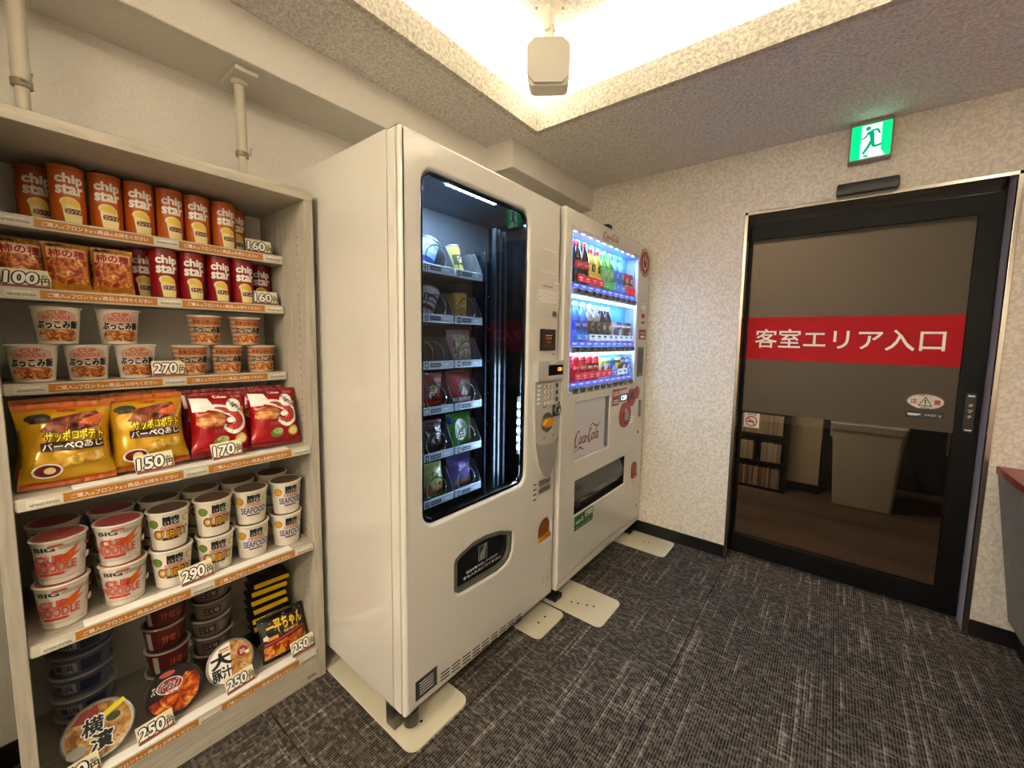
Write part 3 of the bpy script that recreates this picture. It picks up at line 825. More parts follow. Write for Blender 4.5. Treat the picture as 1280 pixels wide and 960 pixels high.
Lb = [R(-.02, .028, .045, .026, M('deep_plum', '#2a0f10', .4)), T('こく味', -.02, .028, .036, .016, GREYP, .02), R(.032, .028, .045, .030, M('taupe', '#6d6257', .4))]
b0 = None
gp = 'dark noodle bowls stacked on the bottom shelf'
for i in range(5):
    lb = 'dark brown noodle bowl in the stack beside the yellow packets, %s' % n_[i]
    lo = (.275+random.uniform(-.004, .004), -1.532+random.uniform(-.004, .004), Z6+i*.0615)
    if b0 is None: b0 = bowl('noodle_bowl', .0575, .0613, M('bowl_brown', '#5a4a40', .35), M('lid_dark'), Lb, lb, lo, gp, .0)
    else: dup(b0, lo, (0, 0, random.uniform(-.2, .2)), lb)
# leaning bowls: local frame is the bowl on its side, lid towards +X
def leaning(label, r, depth, loc, rot, body, rimm, layers):
    t = thing('noodle_bowl', label, 'instant noodles', loc, rot, 'leaning display bowls')
    # lid plane x=0, bowl body behind it; bottom of the rim touches z=0
    G().lathe([(r*.76, -depth), (r*.80, -depth+.002), (r*.955, -.006)], 40, (0, 0, r), 'x').obj('bowl_body', body, t)
    G().lathe([(r*.95, -.006), (r, -.005), (r+.001, -.003), (r-.003, -.0005), (r-.006, -.001)], 40, (0, 0, r), 'x', cap=False).obj('bowl_rim', rimm, t)
    G().lathe([(r-.0055, -.003), (r-.006, -.0012), (0, -.001)], 40, (0, 0, r), 'x', cap=False).obj('bowl_lid', M('lid_silver', '#a9a497', .25, .5), t)
    art('lid_print', layers, lambda u, v, d: (-.001+d, u, v+r), t)
    return t
SOUP = food('soup_picture', [(0.36, '#8a5a26'), (0.5, '#b98a4a'), (0.64, '#d2b483'), (0.74, '#a34f36')], 38)
RM = M('rim_silver', '#b5b3ad', .25, .6)
leaning('round noodle bowl leaning at the front left with black brush writing', .068, .045, (.452, -1.822, Z6+.0125), (0, -.50, -.06), CUPW, RM,
    [EL(0, 0, .062, .062, SOUP), P([(.0, .0620), (-.03, .055), (-.05, .034), (-.015, .028), (.005, .035)], M('meat_red', '#8e2a26', .4)), P([(.008, .035), (.05, .052), (.054, .042), (.012, .022)], LY), EL(.028, .016, .014, .010, M('leaf_dark', '#3e4a1a', .5)), EL(-.042, -.030, .018, .013, GREYP),
     T('横', -.010, .014, .040, .042, WHITE, .075, .1), T('横', -.010, .014, .038, .040, INK, .03, .1), T('濱', .004, -.027, .042, .042, WHITE, .075, .1), T('濱', .004, -.027, .040, .040, INK, .03, .1)])
PASTA = food('pasta_picture', [(0.36, '#6d1c08'), (0.48, '#a83c10'), (0.6, '#c97f2c'), (0.72, '#d8a75a')], 45)
leaning('black rimmed bowl with orange pasta picture leaning beside the front left bowl', .0665, .045, (.448, -1.665, Z6+.0125), (0, -.46, -.04), BLK2, M('rim_dark', '#1a1412', .3),
    [EL(0, 0, .062, .062, M('lid_black', '#17100d', .35)), P([(-.060, -.012), (-.03, -.006), (.0, .012), (.03, .034), (.052, .028), (.060, .0), (.048, -.036), (.02, -.058), (-.03, -.054), (-.052, -.034)], PASTA), EL(-.010, .018, .030, .020, WHITE), EL(-.010, .018, .028, .018, M('meat_red')),
     T('スーパーカップ', -.018, .020, .062, .019, WHITE, .075, .2), T('スーパーカップ', -.018, .020, .060, .016, INK, .03, .2), T('ピザ味', -.006, .002, .028, .010, WHITE, .03), EL(-.012, .050, .018, .007, LIDP)])
leaning('round bowl with half black and white lettered lid leaning beside the dark stack', .064, .042, (.448, -1.524, Z6+.0125), (0, -.46, .0), CUPW, M('rim_tan', '#8e8374', .3),
    [EL(0, 0, .059, .059, SOUP), P([(math.cos(a_)*.059, math.sin(a_)*.059) for a_ in [PI*.47+PI*1.0*i_/20 for i_ in range(21)]], WHITE), T('大', -.024, .018, .050, .040, INK, .05), T('豚汁', -.027, -.022, .050, .034, INK, .04), R(-.012, .045, .026, .004, PINKR), R(-.012, .038, .026, .003, PINKR), EL(.034, .014, .015, .015, M('meat_red')), T('旨', .034, .014, .014, .014, WHITE), R(.046, .006, .010, .010, WHITE)])
# yellow sided packets
YPK = M('packet_black', '#14110d', .3); YED = M('packet_yellow', '#c9a012', .3)
def packet(label, loc, rot, group):
    t = thing('noodle_packet', label, 'instant noodles', loc, rot, group)
    w, d, h = .118, .105, .030
    g = G(); bm = g.bm
    nx, ny = 10, 12; gr = {}
    for sd in (1, -1):
        for i in range(nx+1):
            for j in range(ny+1):
                u, v = -1+2*i/nx, -1+2*j/ny
                if sd == -1 and (i in (0, nx) or j in (0, ny)): gr[sd, i, j] = gr[1, i, j]; continue
                s_ = ((1-abs(u)**4)**.6)*((1-abs(v)**4)**.6)
                gr[sd, i, j] = bm.verts.new((u*d/2, v*w/2, h/2+sd*h/2*s_+noise.noise(Vector((u*3, v*3, sd+2)))*.002*s_))
    for sd in (1, -1):
        for i in range(nx):
            for j in range(ny):
                q = [gr[sd, i, j], gr[sd, i+1, j], gr[sd, i+1, j+1], gr[sd, i, j+1]]
                bm.faces.new(q if sd == 1 else q[::-1])
    g.obj('packet_body', YPK, t, 60)
    g = G().box(d/2-.004, d/2+.012, -w/2+.004, w/2-.004, h/2-.0012, h/2+.0012); bm = g.bm
    bmesh.ops.transform(bm, matrix=Matrix.Translation((d/2, 0, h/2)) @ Matrix.Rotation(.55, 4, 'Y') @ Matrix.Translation((-d/2, 0, -h/2)), verts=bm.verts[:])
    g.obj('packet_seal', YED, t)
    g = G().prism([(-w*.40, .006), (w*.40, .006), (w*.38, h*.46), (-w*.38, h*.46)], lambda u, v, dd: (d*.455+(v-.006)*.30+dd, u, v), 0, .001)
    g.obj('packet_flank', M('packet_amber', '#a97f10', .35), t)
    return t
pk = None
for i in range(8):
    lb = 'yellow edged black noodle packet in the bottom right stack, %s' % ('lowest', 'second from the bottom', 'third from the bottom', 'fourth from the bottom', 'fifth from the bottom', 'third from the top', 'second from the top', 'topmost')[i]
    lo = (.285+random.uniform(-.006, .006), -1.367+random.uniform(-.006, .006), Z6+i*.0325+.001)
    rt = (0, 0, random.uniform(-.12, .12))
    if pk is None: pk = packet(lb, lo, rt, 'yellow edged packets stacked on the bottom shelf')
    else: dup(pk, lo, rt, lb)
Lp = [R(0, .105, .14, .075, M('packet_black')), P([(-.070, .012), (.070, .012), (.070, .062), (-.070, .050)], PASTA), LINE([(-.068, .058), (0, .064), (.068, .072)], .008, M('magenta', '#a2243a', .4), 4), T('一平ちゃん', .004, .108, .118, .040, M('packet_gold', '#dfb417', .35), .04), R(-.042, .074, .036, .012, GOLDT, .002), T('夜店の焼そば', .02, .080, .05, .010, YELLOW, .02), EL(-.062, .082, .009, .009, M('white_star', '#d8d2c4', .5), 5),
      P([(-.038, .012), (-.020, .046), (-.004, .012)], GOLDT)] + [EL(random.uniform(-.066, .066), random.uniform(.075, .138), .0014, .0014, M('white_star'), 6) for _ in range(26)]
bag('noodle_packet', .150, .150, .040, 3.3, M('packet_black'), None, 'black and red fried noodle packet leaning before the yellow edged stack', 'instant noodles', (.440, -1.365, Z6+.004), (-.02, -.42, .02), Lp, None, .002)

# price cards
CARD = M('card_cream', '#e6deba', .5); CARDR = M('card_red', '#8a4a42', .5)
def price(num, y, z, x, where, w=.078, h=.049, faded=False, rz=.0, rx=0.0):
    t = thing('price_card', 'cream price card reading %s yen %s' % (num, where), 'price card', (x, y, z), (rx, -.30, rz), 'handmade price cards')
    G().box(-.0012, .0, -w/2, w/2, 0, h, .0003, seg=1).obj('card', CARD, t)
    G().box(-.012, -.0013, -.012, .012, 0, .0015).obj('card_foot', M('clear_plastic', '#b9b4a8', .3), t)
    n = len(num)
    L = [R(0, .004, w*.98, .0072, CARDR), T(num, -w*.10, h*.52, w*.66, h*.60, INK, .105, .10), T(num, -w*.10, h*.52, w*.66, h*.60, WHITE, .032, .10), T('円', w*.385, h*.36, w*.17, h*.36, INK, .03), T('税込', w*.385, h*.66, w*.14, h*.15, INK, .02)]
    art('card_print', L, lambda u, v, d: (d, u, v), t)
    return t
price('160', -1.350, Z1+.0008, .302, 'beside the orange crisps tubes')
price('160', -1.336, Z2+.0008, .302, 'in front of the red crisps tube')
price('100', -1.868, Z2+.0008, .305, 'in front of the rice crackers')
price('270', -1.609, Z3+.0008, .307, 'between the two kinds of rice cups')
price('150', -1.682, Z4+.0055, .478, 'in front of the gold crisps', rx=.05)
price('170', -1.518, Z4+.0055, .478, 'in front of the red prawn crackers', rx=.05)
price('290', -1.606, Z5+.0055, .478, 'in front of the curry noodle cups', rx=.08)
price('250', -1.716, Z6+.0055, .478, 'in front of the orange pasta bowl', rx=.08)
price('250', -1.514, Z6+.0055, .478, 'in front of the half black lidded bowl', rx=.08)
price('250', -1.323, Z6+.0055, .478, 'in front of the black and red packet', rx=.05)
price('150', -1.866, Z6+.0008, .478, 'in front of the bowl with brush writing', w=.084, rx=.08)

# ================================================================ snack vending machine
Y0, Y1, XM, XS_, ZB, ZT = -1.235, -.4295, .95, .8894, .088, 1.83
vm = thing('snack_vending_machine', 'white vending machine with a glass window of coil held snacks', 'vending machine', (0, 0, 0))
g = G()
g.box(XW+.003, XS_-.002, Y0, Y0+.024, ZB, ZT).box(XW+.003, XS_-.002, Y1-.024, Y1, ZB, ZT).box(XW+.003, XS_-.002, Y0+.024, Y1-.024, ZT-.03, ZT).box(XW+.003, XS_-.002, Y0+.024, Y1-.024, ZB, ZB+.05).box(XW+.003, XW+.03, Y0+.024, Y1-.024, ZB+.05, ZT-.03)
g.bevel(.003, 2, 60)
g.obj('cabinet', MWHITE2, vm)
WY0, WY1, WZ0, WZ1 = -1.160, -.652, .668, 1.744
HY0, HY1 = -1.030, -.727
hatch = [(-1.030, .402), (-1.026, .388), (-1.012, .378), (-.99, .374), (-.815, .366), (-.775, .372), (-.745, .388), (-.730, .415), (-.727, .445), (-.727, .490), (-.80, .518), (-.88, .531), (-.945, .530), (-1.005, .514), (-1.025, .504), (-1.030, .492)]
LPY, LPZ = -.515, .42
amber = rrect(-.545, -.449, .362, .462, (.02, .02, .045, .045), 6)
plate([rrect(Y0+.001, Y1-.001, ZB-.006, ZT, .006, 4), rrect(WY0, WY1, WZ0, WZ1, .045, 8)[::-1], hatch[::-1], amber[::-1]], front(XS_), .036, XM-XS_, .012, 'front_door', MWHITE, vm)
plate([rrect(Y0+.001, Y1-.001, ZB-.006, ZT, .006, 4), rrect(Y0+.022, Y1-.022, ZB+.012, ZT-.02, .006, 4)[::-1]], front(XS_), 0, .0365, .002, 'door_shell', MWHITE, vm)
G().prism([(Y0+.01, ZT), (Y0+.15, ZT), (Y0+.15, ZT+.007), (Y0+.01, ZT+.007)], front(XS_-.16), 0, .2).obj('top_hinge_cover', M('hinge_brown', '#4a3f36', .5), vm)
# window
wf = plate([rrect(WY0+.0005, WY1-.0005, WZ0+.0005, WZ1-.0005, .0445, 8), rrect(WY0+.009, WY1-.009, WZ0+.014, WZ1-.010, .038, 8)[::-1]], front(XS_), .034, .050, .002, 'window_gasket', GLOSSBLACK, vm)
G().prism(rrect(WY0+.008, WY1-.008, WZ0+.013, WZ1-.009, .038, 8), front(XS_+.040), 0, .004).obj('window_glass', pane('tinted_glass', (.66, .72, .80)), vm)
# interior
DKI = M('interior_dark', '#15161a', .35); LTI = M('interior_grey', '#5a6068', .45)
IY0, IY1 = Y0+.03, -.47
g = G().box(.25, .26, IY0, IY1, .60, 1.79).box(.26, XS_-.004, IY0, IY0+.008, .60, 1.79).box(.26, XS_-.004, IY1-.008, IY1, .60, 1.79)
g.box(.26, XS_-.004, IY0+.008, IY1-.008, .592, .604)
g.obj('interior_liner', DKI, vm)
G().box(.26, XS_-.004, IY0+.009, IY1-.009, 1.775, 1.79).obj('interior_ceiling', LTI, vm)
G().box(.56, .57, IY0+.009, IY1-.009, 1.62, 1.7745).obj('interior_rear_panel', LTI, vm)
G().box(.32, .80, -.738, -.730, .606, 1.60).obj('partition', M('partition_dark', '#1b2028', .15), vm)
RAIL = M('rail_grey', '#1f262e', .5, .1)
for y, x in ((-.676, .80), (-.650, .80), (-.615, .80), (-.57, .74)):
    G().box(x-.02, x, y-.006, y+.006, .62, 1.70, .001, seg=1).obj('vertical_rail', RAIL, vm)
G().box(.60, .62, -.728, -.485, .606, 1.60).obj('right_panel', M('panel_navy', '#10151f', .12), vm)
g = G()
for k in range(12):
    g.cyl(.004, .6205, .624, (0, -.53 - .05*(k % 2), .70+.075*k), 'x', 8)
g.obj('rivets', STEEL, vm, kind='stuff')
VLED = emis('vend_led', (.72, .90, 1.0), 16.0)
lb = G().box(.842, .862, -.995, -.735, 1.768, 1.7745, .001, seg=1).obj('top_light_bar', M('bar_white', '#cfd6dc', .3), vm)
for k in range(9): G().box(.845, .859, -.985+.0275*k, -.985+.0275*k+.020, 1.7645, 1.7675).obj('light_diode', VLED, lb)
lb = G().box(.852, .872, -.5920, -.5750, .760, 1.010, .001, seg=1).obj('side_light_bar', M('bar_white'), vm)
for k in range(6): G().box(.855, .869, -.5945, -.5922, .782+.037*k, .782+.037*k+.018).obj('light_diode', VLED, lb)
a = area('vend_top_light', (.80, -.90, 1.755), (0, math.radians(12), 0), .05, .42, 3.6, (.72, .88, 1.0)); a.parent = vm
a = area('vend_side_light', (.855, -.60, .90), (math.radians(-90), 0, 0), .03, .5, 2.4, (.72, .88, 1.0)); a.parent = vm
TRAY = M('tray_grey', '#8a9097', .35, .3); LBL = M('tray_label', '#b9c4d2', .4); COIL = M('coil_wire', '#c5c8ca', .25, 1.0)
RZ = [1.506, 1.336, 1.172, 1.010, .843, .673]      # tops of the tray fronts
COLS = [(-1.195, -1.053), (-1.049, -.906), (-.901, -.757)]
dig = ['1', '2', '3', '4', '5', '6', '7', '8', '9', '0']
for r, z in enumerate(RZ):
    tr = G().box(.34, .796, -1.197, -.753, z-.024, z-.020).obj('product_tray', TRAY, vm)
    for (a_, b_) in COLS:
        G().box(.797, .803, a_+.001, b_-.001, z-.027, z+.001, .001, seg=1).obj('tray_front', LBL, tr)
    for y in (-1.1985, -1.051, -.9035, -.755):
        G().prism([(.36, z-.0195), (.795, z-.0195), (.795, z+.01), (.755, z+.085), (.36, z+.085)], lambda u, v, d: (u, y+d, v), -.0012, .0012).obj('divider', M('divider_grey', '#6f757b', .35, .4), tr)
    L = []
    for c_, (a_, b_) in enumerate(COLS):
        n = dig[(r*3+c_) % 10]
        L += [R(a_+.016, z-.013, .014, .020, INK), T(n, a_+.016, z-.013, .007, .013, WHITE, .03), R(a_+.055, z-.013, .046, .013, M('label_ink', '#1d2333', .5)), R(a_+.055, z-.013, .038, .003, LBL), R(a_+.102, z-.012, .034, .009, M('label_pale', '#cfd6df', .4)), R(a_+.102, z-.012, .02, .003, M('mid_grey'))]
    art('tray_labels', L, front(.8032), tr)
    for c_, (a_, b_) in enumerate(COLS[1:]):
        m = (a_+b_)/2; pts = []
        for k in range(0, 57 if (r == 2 and c_ == 0) else 32):
            an = 2*PI*k/28-PI*.45
            pts.append((.7935-(.06 if (r == 2 and c_ == 0) else .009)*k/28, m+.043*math.cos(an), z+.028+.043*math.sin(an)))
        G().tube(pts, .0022, 5).obj('spiral_coil', COIL, tr)
# goods behind the glass: things of their own
def tilt_cup(label, y, z, body, layers, tilt, rz, r=.040, h=.105, side=0.0):
    t = thing('snack_cup', label, 'snack cup', (.733, y+.004+side*.05, z), (side, tilt, rz), 'cups in the vending machine')
    G().lathe([(r*.80, 0), (r*.82, .002), (r*.98, h-.005)], 28).obj('cup_body', body, t)
    G().lathe([(r*.97, h-.005), (r+.002, h-.004), (r+.001, h), (0, h)], 28, cap=False).obj('cup_lid', M('foil_lid', '#b9bcc0', .25, .6), t)
    art('cup_print', layers, cone_fn(r*.82, r*.98, h-.005), t, .006)
    return t
SKY = M('sky_blue', '#7fb0d6', .4); GRN = M('fresh_green', '#3f9a3a', .4)
c1, c2 = -.9775, -.829
RZb = [z-.0185 for z in RZ]
tilt_cup('pale blue snack cup tipped in the top tray behind the glass', c1, RZb[0]+.016, M('cup_pale_blue', '#b7cbd9', .35), [R(0, .055, .06, .05, SKY, .01), T('SOUP', 0, .06, .044, .02, WHITE, .03), R(0, .02, .06, .02, M('print_blue'))], -.15, .0, side=-.38)
tilt_cup('green and yellow snack cup tipped beside the pale blue cup', c2, RZb[0]+.012, M('cup_olive', '#a8a04a', .35), [R(0, .05, .06, .04, M('dark_olive')), T('茶', 0, .05, .026, .026, LYEL, .03)], -.35, .1, .034, .11)
tilt_cup('white snack cup tipped in the second tray', c1, RZb[1]+.016, M('cup_pale_grey', '#c9ccce', .35), [R(0, .06, .06, .03, M('label_ink')), T('Latte', 0, .06, .045, .018, WHITE, .02), R(0, .025, .05, .016, BROWN)], -.2, -.1, side=-.4)
tilt_cup('golden yellow snack cup in the second tray', c2, RZb[1]+.004, M('cup_gold', '#c79a24', .3), [R(0, .05, .06, .05, GOLDT, .01), T('コーン', 0, .055, .05, .022, WHITE, .03)], -.08, -.1)
def vbag(label, y, r, mat, seal, layers, seed, w=.125, h=.135, t=.045):
    o = bag('snack_bag', w, h, t, seed, mat, seal, label, 'snack bag', (.750, y+.004, RZb[r]+.001), (0, -.12, 0), layers, 'bags in the vending machine', .005)
    return o
MIXP = food('confetti_wrap', [(0.38, '#a23a5c'), (0.48, '#d9c9b5'), (0.56, '#5f8a4a'), (0.66, '#d8a23c')], 42, dist=1.0)
vbag('pink and green patterned sweet bag in the third tray', c2, 2, M('wrap_pink', '#b98a92', .25), None, [R(0, .068, .10, .09, MIXP, .01), T('キャンディ', 0, .075, .08, .022, WHITE, .03)], 2.2)
vbag('red foil bag with black print in the fourth tray', c1, 3, M('wrap_red', '#a9161c', .22), M('seal_red'), [EL(.0, .07, .034, .034, INK), T('辛', 0, .07, .036, .036, LYEL, .04), R(0, .02, .1, .016, ORPR)], 3.7)
vbag('pinkish red foil bag in the fourth tray next to the red one', c2, 3, M('wrap_crimson', '#b32a3c', .22), M('seal_red'), [EL(.01, .07, .036, .034, GREYP), T('いか', .01, .07, .05, .03, M('prawn_red'), .03), R(0, .022, .1, .016, WHITE)], 5.1)
vbag('brown wrapped bun in the fifth tray', c1, 4, M('wrap_brown', '#5c3a2a', .2), None, [R(0, .06, .09, .06, M('bun_dark', '#3c2018', .3), .02), T('チョコ', .0, .07, .06, .022, GREYP, .03)], 6.6, .12, .125, .055)
vbag('bright green bag with a white round emblem in the fifth tray', c2, 4, M('wrap_green', '#3f9a32', .25), None, [EL(-.008, .068, .034, .042, WHITE), T('わさび', -.008, .082, .044, .020, GRN, .03), T('豆', -.008, .052, .030, .030, M('leaf_dark'), .03), R(.047, .07, .026, .10, MIXP), R(-.052, .11, .02, .03, CYAN)], 7.3)
BREAD = food('bread_crust', [(0.4, '#8a5a2c'), (0.6, '#b98848')], 20)
vbag('bread roll in a yellow green wrapper in the lowest tray', c1, 5, M('wrap_lime', '#b3b86a', .2), None, [R(0, .035, .095, .045, BREAD, .02), T('パン', .0, .09, .05, .024, M('leaf_dark'), .03)], 8.8, .12, .13, .06)
vbag('bread roll in a purple wrapper in the lowest tray', c2, 5, M('wrap_purple', '#6f58a8', .2), None, [R(0, .024, .09, .030, BREAD, .014), T('ぶどう', .0, .085, .06, .022, M('pale_lilac', '#c5b8e0', .4), .03)], 9.9, .12, .13, .06)
# delivery hatch
G().box(XS_-.05, XS_-.044, HY0-.01, HY1+.01, .35, .54).obj('hatch_back', MDARK, vm)
G().prism([(u*.985-.013, v*.985+.0068) for u, v in hatch], front(XS_+.034), 0, .004).obj('hatch_flap', M('flap_smoke', '#101216', .12), vm)
plate([[(u, v) for u, v in hatch], [(-1.018, .404), (-1.0, .390), (-.815, .380), (-.775, .386), (-.752, .400), (-.741, .425), (-.741, .482), (-.80, .506), (-.88, .519), (-.945, .518), (-1.0, .503), (-1.018, .492)][::-1]], front(XS_), .0385, .056, .002, 'hatch_rim', M('rim_grey', '#5d5a52', .4), vm)
fh = front(XS_+.0382)
art('hatch_print', [R(-.875, .463, .046, .058, M('hatch_grey', '#8a8c8d', .4)), R(-.875, .463, .040, .052, MDARK), P([(-.892, .438), (-.868, .438), (-.864, .466), (-.852, .492), (-.862, .494), (-.874, .472), (-.890, .462)], M('hatch_grey'))] + [T('商品を取り出してください', -.875, .420, .17, .010, M('mid_grey'), .01), T('手を入れないでください', -.875, .403, .20, .010, M('mid_grey'), .01)], fh, vm)
# change cup
G().prism([(u, v) for u, v in amber], front(XS_), .040, .048).obj('change_cup', M('amber_plastic', '#8f5210', .2, coat=.5), vm)
G().box(XS_+.0482, XS_+.0595, -.543, -.451, .366, .388, .004).obj('change_cup_lip', M('amber_light', '#b8731a', .2, coat=.5), vm)
# control panel
CPN = M('control_grey', '#bdb9b0', .35, .1); CPD = M('control_dark_grey', '#9f9b93', .35, .1)
low = [(-.615, 1.085), (-.424, 1.085), (-.425, .93), (-.436, .80), (-.452, .72), (-.478, .672), (-.512, .652), (-.546, .672), (-.575, .72), (-.600, .80), (-.613, .93)]
g = G().prism(low[::-1], front(XM), .0005, .014); g.bevel(.004); g.obj('control_panel', CPN, vm)
tl_ = [(-.606, .83), (-.57, .812), (-.52, .806), (-.47, .812), (-.434, .83), (-.441, .80), (-.455, .725), (-.480, .678), (-.512, .660), (-.544, .678), (-.572, .725), (-.597, .80)]
art('panel_tongue', [P(tl_[::-1], CPD)], front(XM+.0142), vm)
g = G().prism([(-.616, 1.0855), (-.424, 1.0855), (-.424, 1.168), (-.616, 1.168)], front(XM), .0005, .03); g.bevel(.006); hd = g.obj('display_housing', CPN, vm)
G().box(XM+.0302, XM+.0312, -.546, -.436, 1.106, 1.150, .0004, seg=1).obj('display_screen', GLOSSBLACK, hd)
art('display_digits', [T('120', -.462, 1.131, .030, .014, emis('amber_digits', (1.0, .36, .04), 1.6), .02), R(-.515, 1.161, .05, .004, M('mid_grey'))], front(XM+.0312), hd)
G().box(XM+.0142, XM+.0165, -.566, -.447, .976, 1.079, .003).obj('keypad_plate', M('keypad_plate', '#b5b0a6', .35), vm)
KEY = M('key_cream', '#d6cfc0', .4)
for r in range(4):
    for c_ in range(3):
        G().prism(ell(-.546+.026*c_, 1.062-.024*r, .0095, .0095, 14), front(XM+.0166), 0, .004).obj('key', KEY, vm)
for r in range(3): G().box(XM+.0166, XM+.0195, -.468, -.452, 1.050-.030*r, 1.068-.030*r, .001, seg=1).obj('function_key', M('key_dark', '#35322e', .4), vm)
art('keypad_marks', [T('1234567890'[i], -.546+.026*(i % 3), 1.062-.024*(i//3), .006, .010, INK, .02) for i in range(9)] + [R(-.595, 1.03+.018*k, .022, .010, M('mid_grey')) for k in range(-2, 3)], lambda u, v, d: (XM+.0207+d if u > -.58 else XM+.0142+d, u, v), vm)
G().prism(ell(-.528, .906, .042, .042, 28), front(XM+.0142), 0, .004).obj('lever_ring', M('ring_silver', '#b3aea4', .25, .8), vm)
g = G().prism([(-.565, .900), (-.545, .918), (-.500, .922), (-.492, .910), (-.508, .894), (-.548, .886)], front(XM+.0183), 0, .014); g.bevel(.004); g.obj('return_lever', M('lever_amber', '#c98a1c', .3), vm)
G().box(XM+.0142, XM+.0162, -.488, -.432, .922, .985, .003).obj('coin_plate', MDARK, vm)
g = G().lathe([(.024, .0), (.024, .008), (.015, .008), (.013, .002)], 24, (XM+.0163, -.456, .953), 'x', cap=False); g.obj('coin_ring', M('ring_silver'), vm)
art('panel_small_print', [T('返却', -.545, .975, .028, .010, INK, .02), R(-.545, .84, .012, .014, FAINT), R(-.475, .84, .012, .014, FAINT)], front(XM+.0142), vm)
# papers and stickers
art('small_labels', [R(-.585+.0, .643-.022*k, .022, .006, INK) for k in range(4)] + [R(-.515, .640, .09, .026, FAINT), R(-.515, .605, .09, .022, FAINT)] + [R(-.515, .645-.008*k, .08, .003, M('label_ink')) for k in range(7)], front(XM), vm)
G().box(XM+.0003, XM+.0010, -.574, -.466, 1.533, 1.625).obj('blank_paper', M('paper_white', '#cbc4b3', .6), vm)
G().box(XM+.0003, XM+.0010, -.609, -.433, 1.396, 1.505).obj('notice_paper', M('paper_white2', '#d3ccbb', .6), vm)
art('notice_print', [T('ご利用のお客様へ', -.522, 1.476, .085, .009, INK, .015), R(-.455, 1.496, .04, .004, M('mid_grey'))] + [R(-.520, 1.455-.0085*k, (.15, .13, .15, .10, .14, .12)[k], .0035, M('mid_grey')) for k in range(6)], front(XM+.0010), vm)
art('paper_edges', [R(-.52, 1.625, .108, .002, M('mid_grey')), R(-.52, 1.533, .108, .002, M('mid_grey'))], front(XM+.0010), vm)
G().cyl(.013, .0005, .006, (XM, -.472, 1.366), 'x', 20).obj('door_lock', STEEL, vm)
art('lock_hole', [EL(-.472, 1.366, .006, .006, INK)], front(XM+.006), vm)
g = G().prism(rrect(-.572, -.466, 1.210, 1.300, .006), front(XM), .0005, .008); g.bevel(.002); rd = g.obj('card_reader', MDARK, vm)
G().box(XM+.0083, XM+.0088, -.552, -.486, 1.226, 1.284).obj('reader_window', M('reader_brown', '#4a2f1a', .25), rd)
art('reader_print', [R(-.519, 1.262, .044, .010, M('dull_orange')), R(-.519, 1.246, .036, .007, M('taupe')), R(-.519, 1.274, .05, .003, M('mid_grey'))], front(XM+.0088), rd)
art('reader_caption', [T('IC', -.465, 1.195, .022, .008, INK, .03)], front(XM), vm)
art('care_mark', [R(-.475, .187, .060, .044, FAINT), R(-.475, .187, .057, .041, MWHITE), LINE([(-.487, .175), (-.472, .184), (-.462, .200)], .004, FAINT, 4), LINE([(-.482, .170), (-.466, .178)], .004, FAINT, 3)], front(XM), vm)
art('vent_slots', [P([(-1.096+.0482*k, .110-.0022*k+.0125*j), (-1.057+.0482*k, .108-.0022*k+.0125*j), (-1.057+.0482*k, .113-.0022*k+.0125*j), (-1.096+.0482*k, .115-.0022*k+.0125*j)], INK) for k in range(9) for j in range(3)], front(XM), vm)
G().box(XM+.0003, XM+.001, -1.197, -1.112, .114, .180).obj('rating_plate', M('rating_grey', '#3f3d38', .45), vm)
art('rating_print', [R(-1.155, .165-.009*k, .055, .0025, M('mid_grey')) for k in range(5)], front(XM+.001), vm)
for (x, y) in ((.86, Y0+.035), (.86, Y1-.035), (.17, Y0+.035), (.17, Y1-.035)):
    G().cyl(.019, .0065, ZB-.0005, (x, y, 0), seg=16).obj('levelling_foot', STEEL, vm)
g = G().box(.845, .890, Y0+.002, Y0+.006, .0065, ZB+.004).box(.886, .890, Y0+.006, Y0+.03, .0065, ZB+.004)
g.obj('anchor_bracket', M('bracket_steel', '#6d6a64', .3, .9), vm)
g = G().cyl(.024, .030, ZB-.008, (.925, Y0+.040, 0), seg=18); g.obj('door_hinge_pin', M('hinge_steel', '#57544e', .4, .7), vm)

# ================================================================ drinks vending machine
K0, K1, XC, XD, KB_, KT = -.4175, .567, .965, .905, .083, 1.83
cm = thing('drinks_vending_machine', 'white vending machine with a blue lit window of bottles and cans', 'vending machine', (0, 0, 0))
g = G().box(XW+.003, XD-.002, K0, K0+.02, KB_, KT).box(XW+.003, XD-.002, K1-.02, K1, KB_, KT).box(XW+.003, XD-.002, K0+.02, K1-.02, KT-.02, KT).box(XW+.003, XD-.002, K0+.02, K1-.02, KB_, KB_+.03).box(XW+.003, XW+.02, K0+.02, K1-.02, KB_+.03, KT-.02)
g.bevel(.003, 2, 60); g.obj('cabinet', MWHITE2, cm)
W0, W1, V0, V1 = -.3655, .3965, 1.004, 1.755
pan = [(-.287, .676), (.080, .676), (.080, .958), (-.287, .958)]
pick = [(-.274, .402), (.308, .402), (.308, .573), (-.274, .573)]
outer = [(K0+.001, KT)] + [(K0+.001, .1135)] + [(-.40, .1135), (-.34, .1135), (-.28, .116), (-.2, .125), (-.08, .134), (.05, .138), (.18, .137), (.28, .128), (.36, .1135), (.45, .1135), (K1-.001, .1135), (K1-.001, KT)]
plate([outer, rrect(W0, W1, V0, V1, .018, 5)[::-1], pan[::-1], pick[::-1]], front(XD), 0, XC-XD, .008, 'front_door', MWHITE, cm)
G().box(XD, XC-.004, K0+.002, K1-.002, KB_, .1115, .004).obj('kick_rail', M('kick_white', '#d6d1c4', .25), cm)
G().box(XD-.003, XD+.02, K0+.03, K1-.03, .1118, .16).obj('kick_shadow_gap', BLACK, cm)
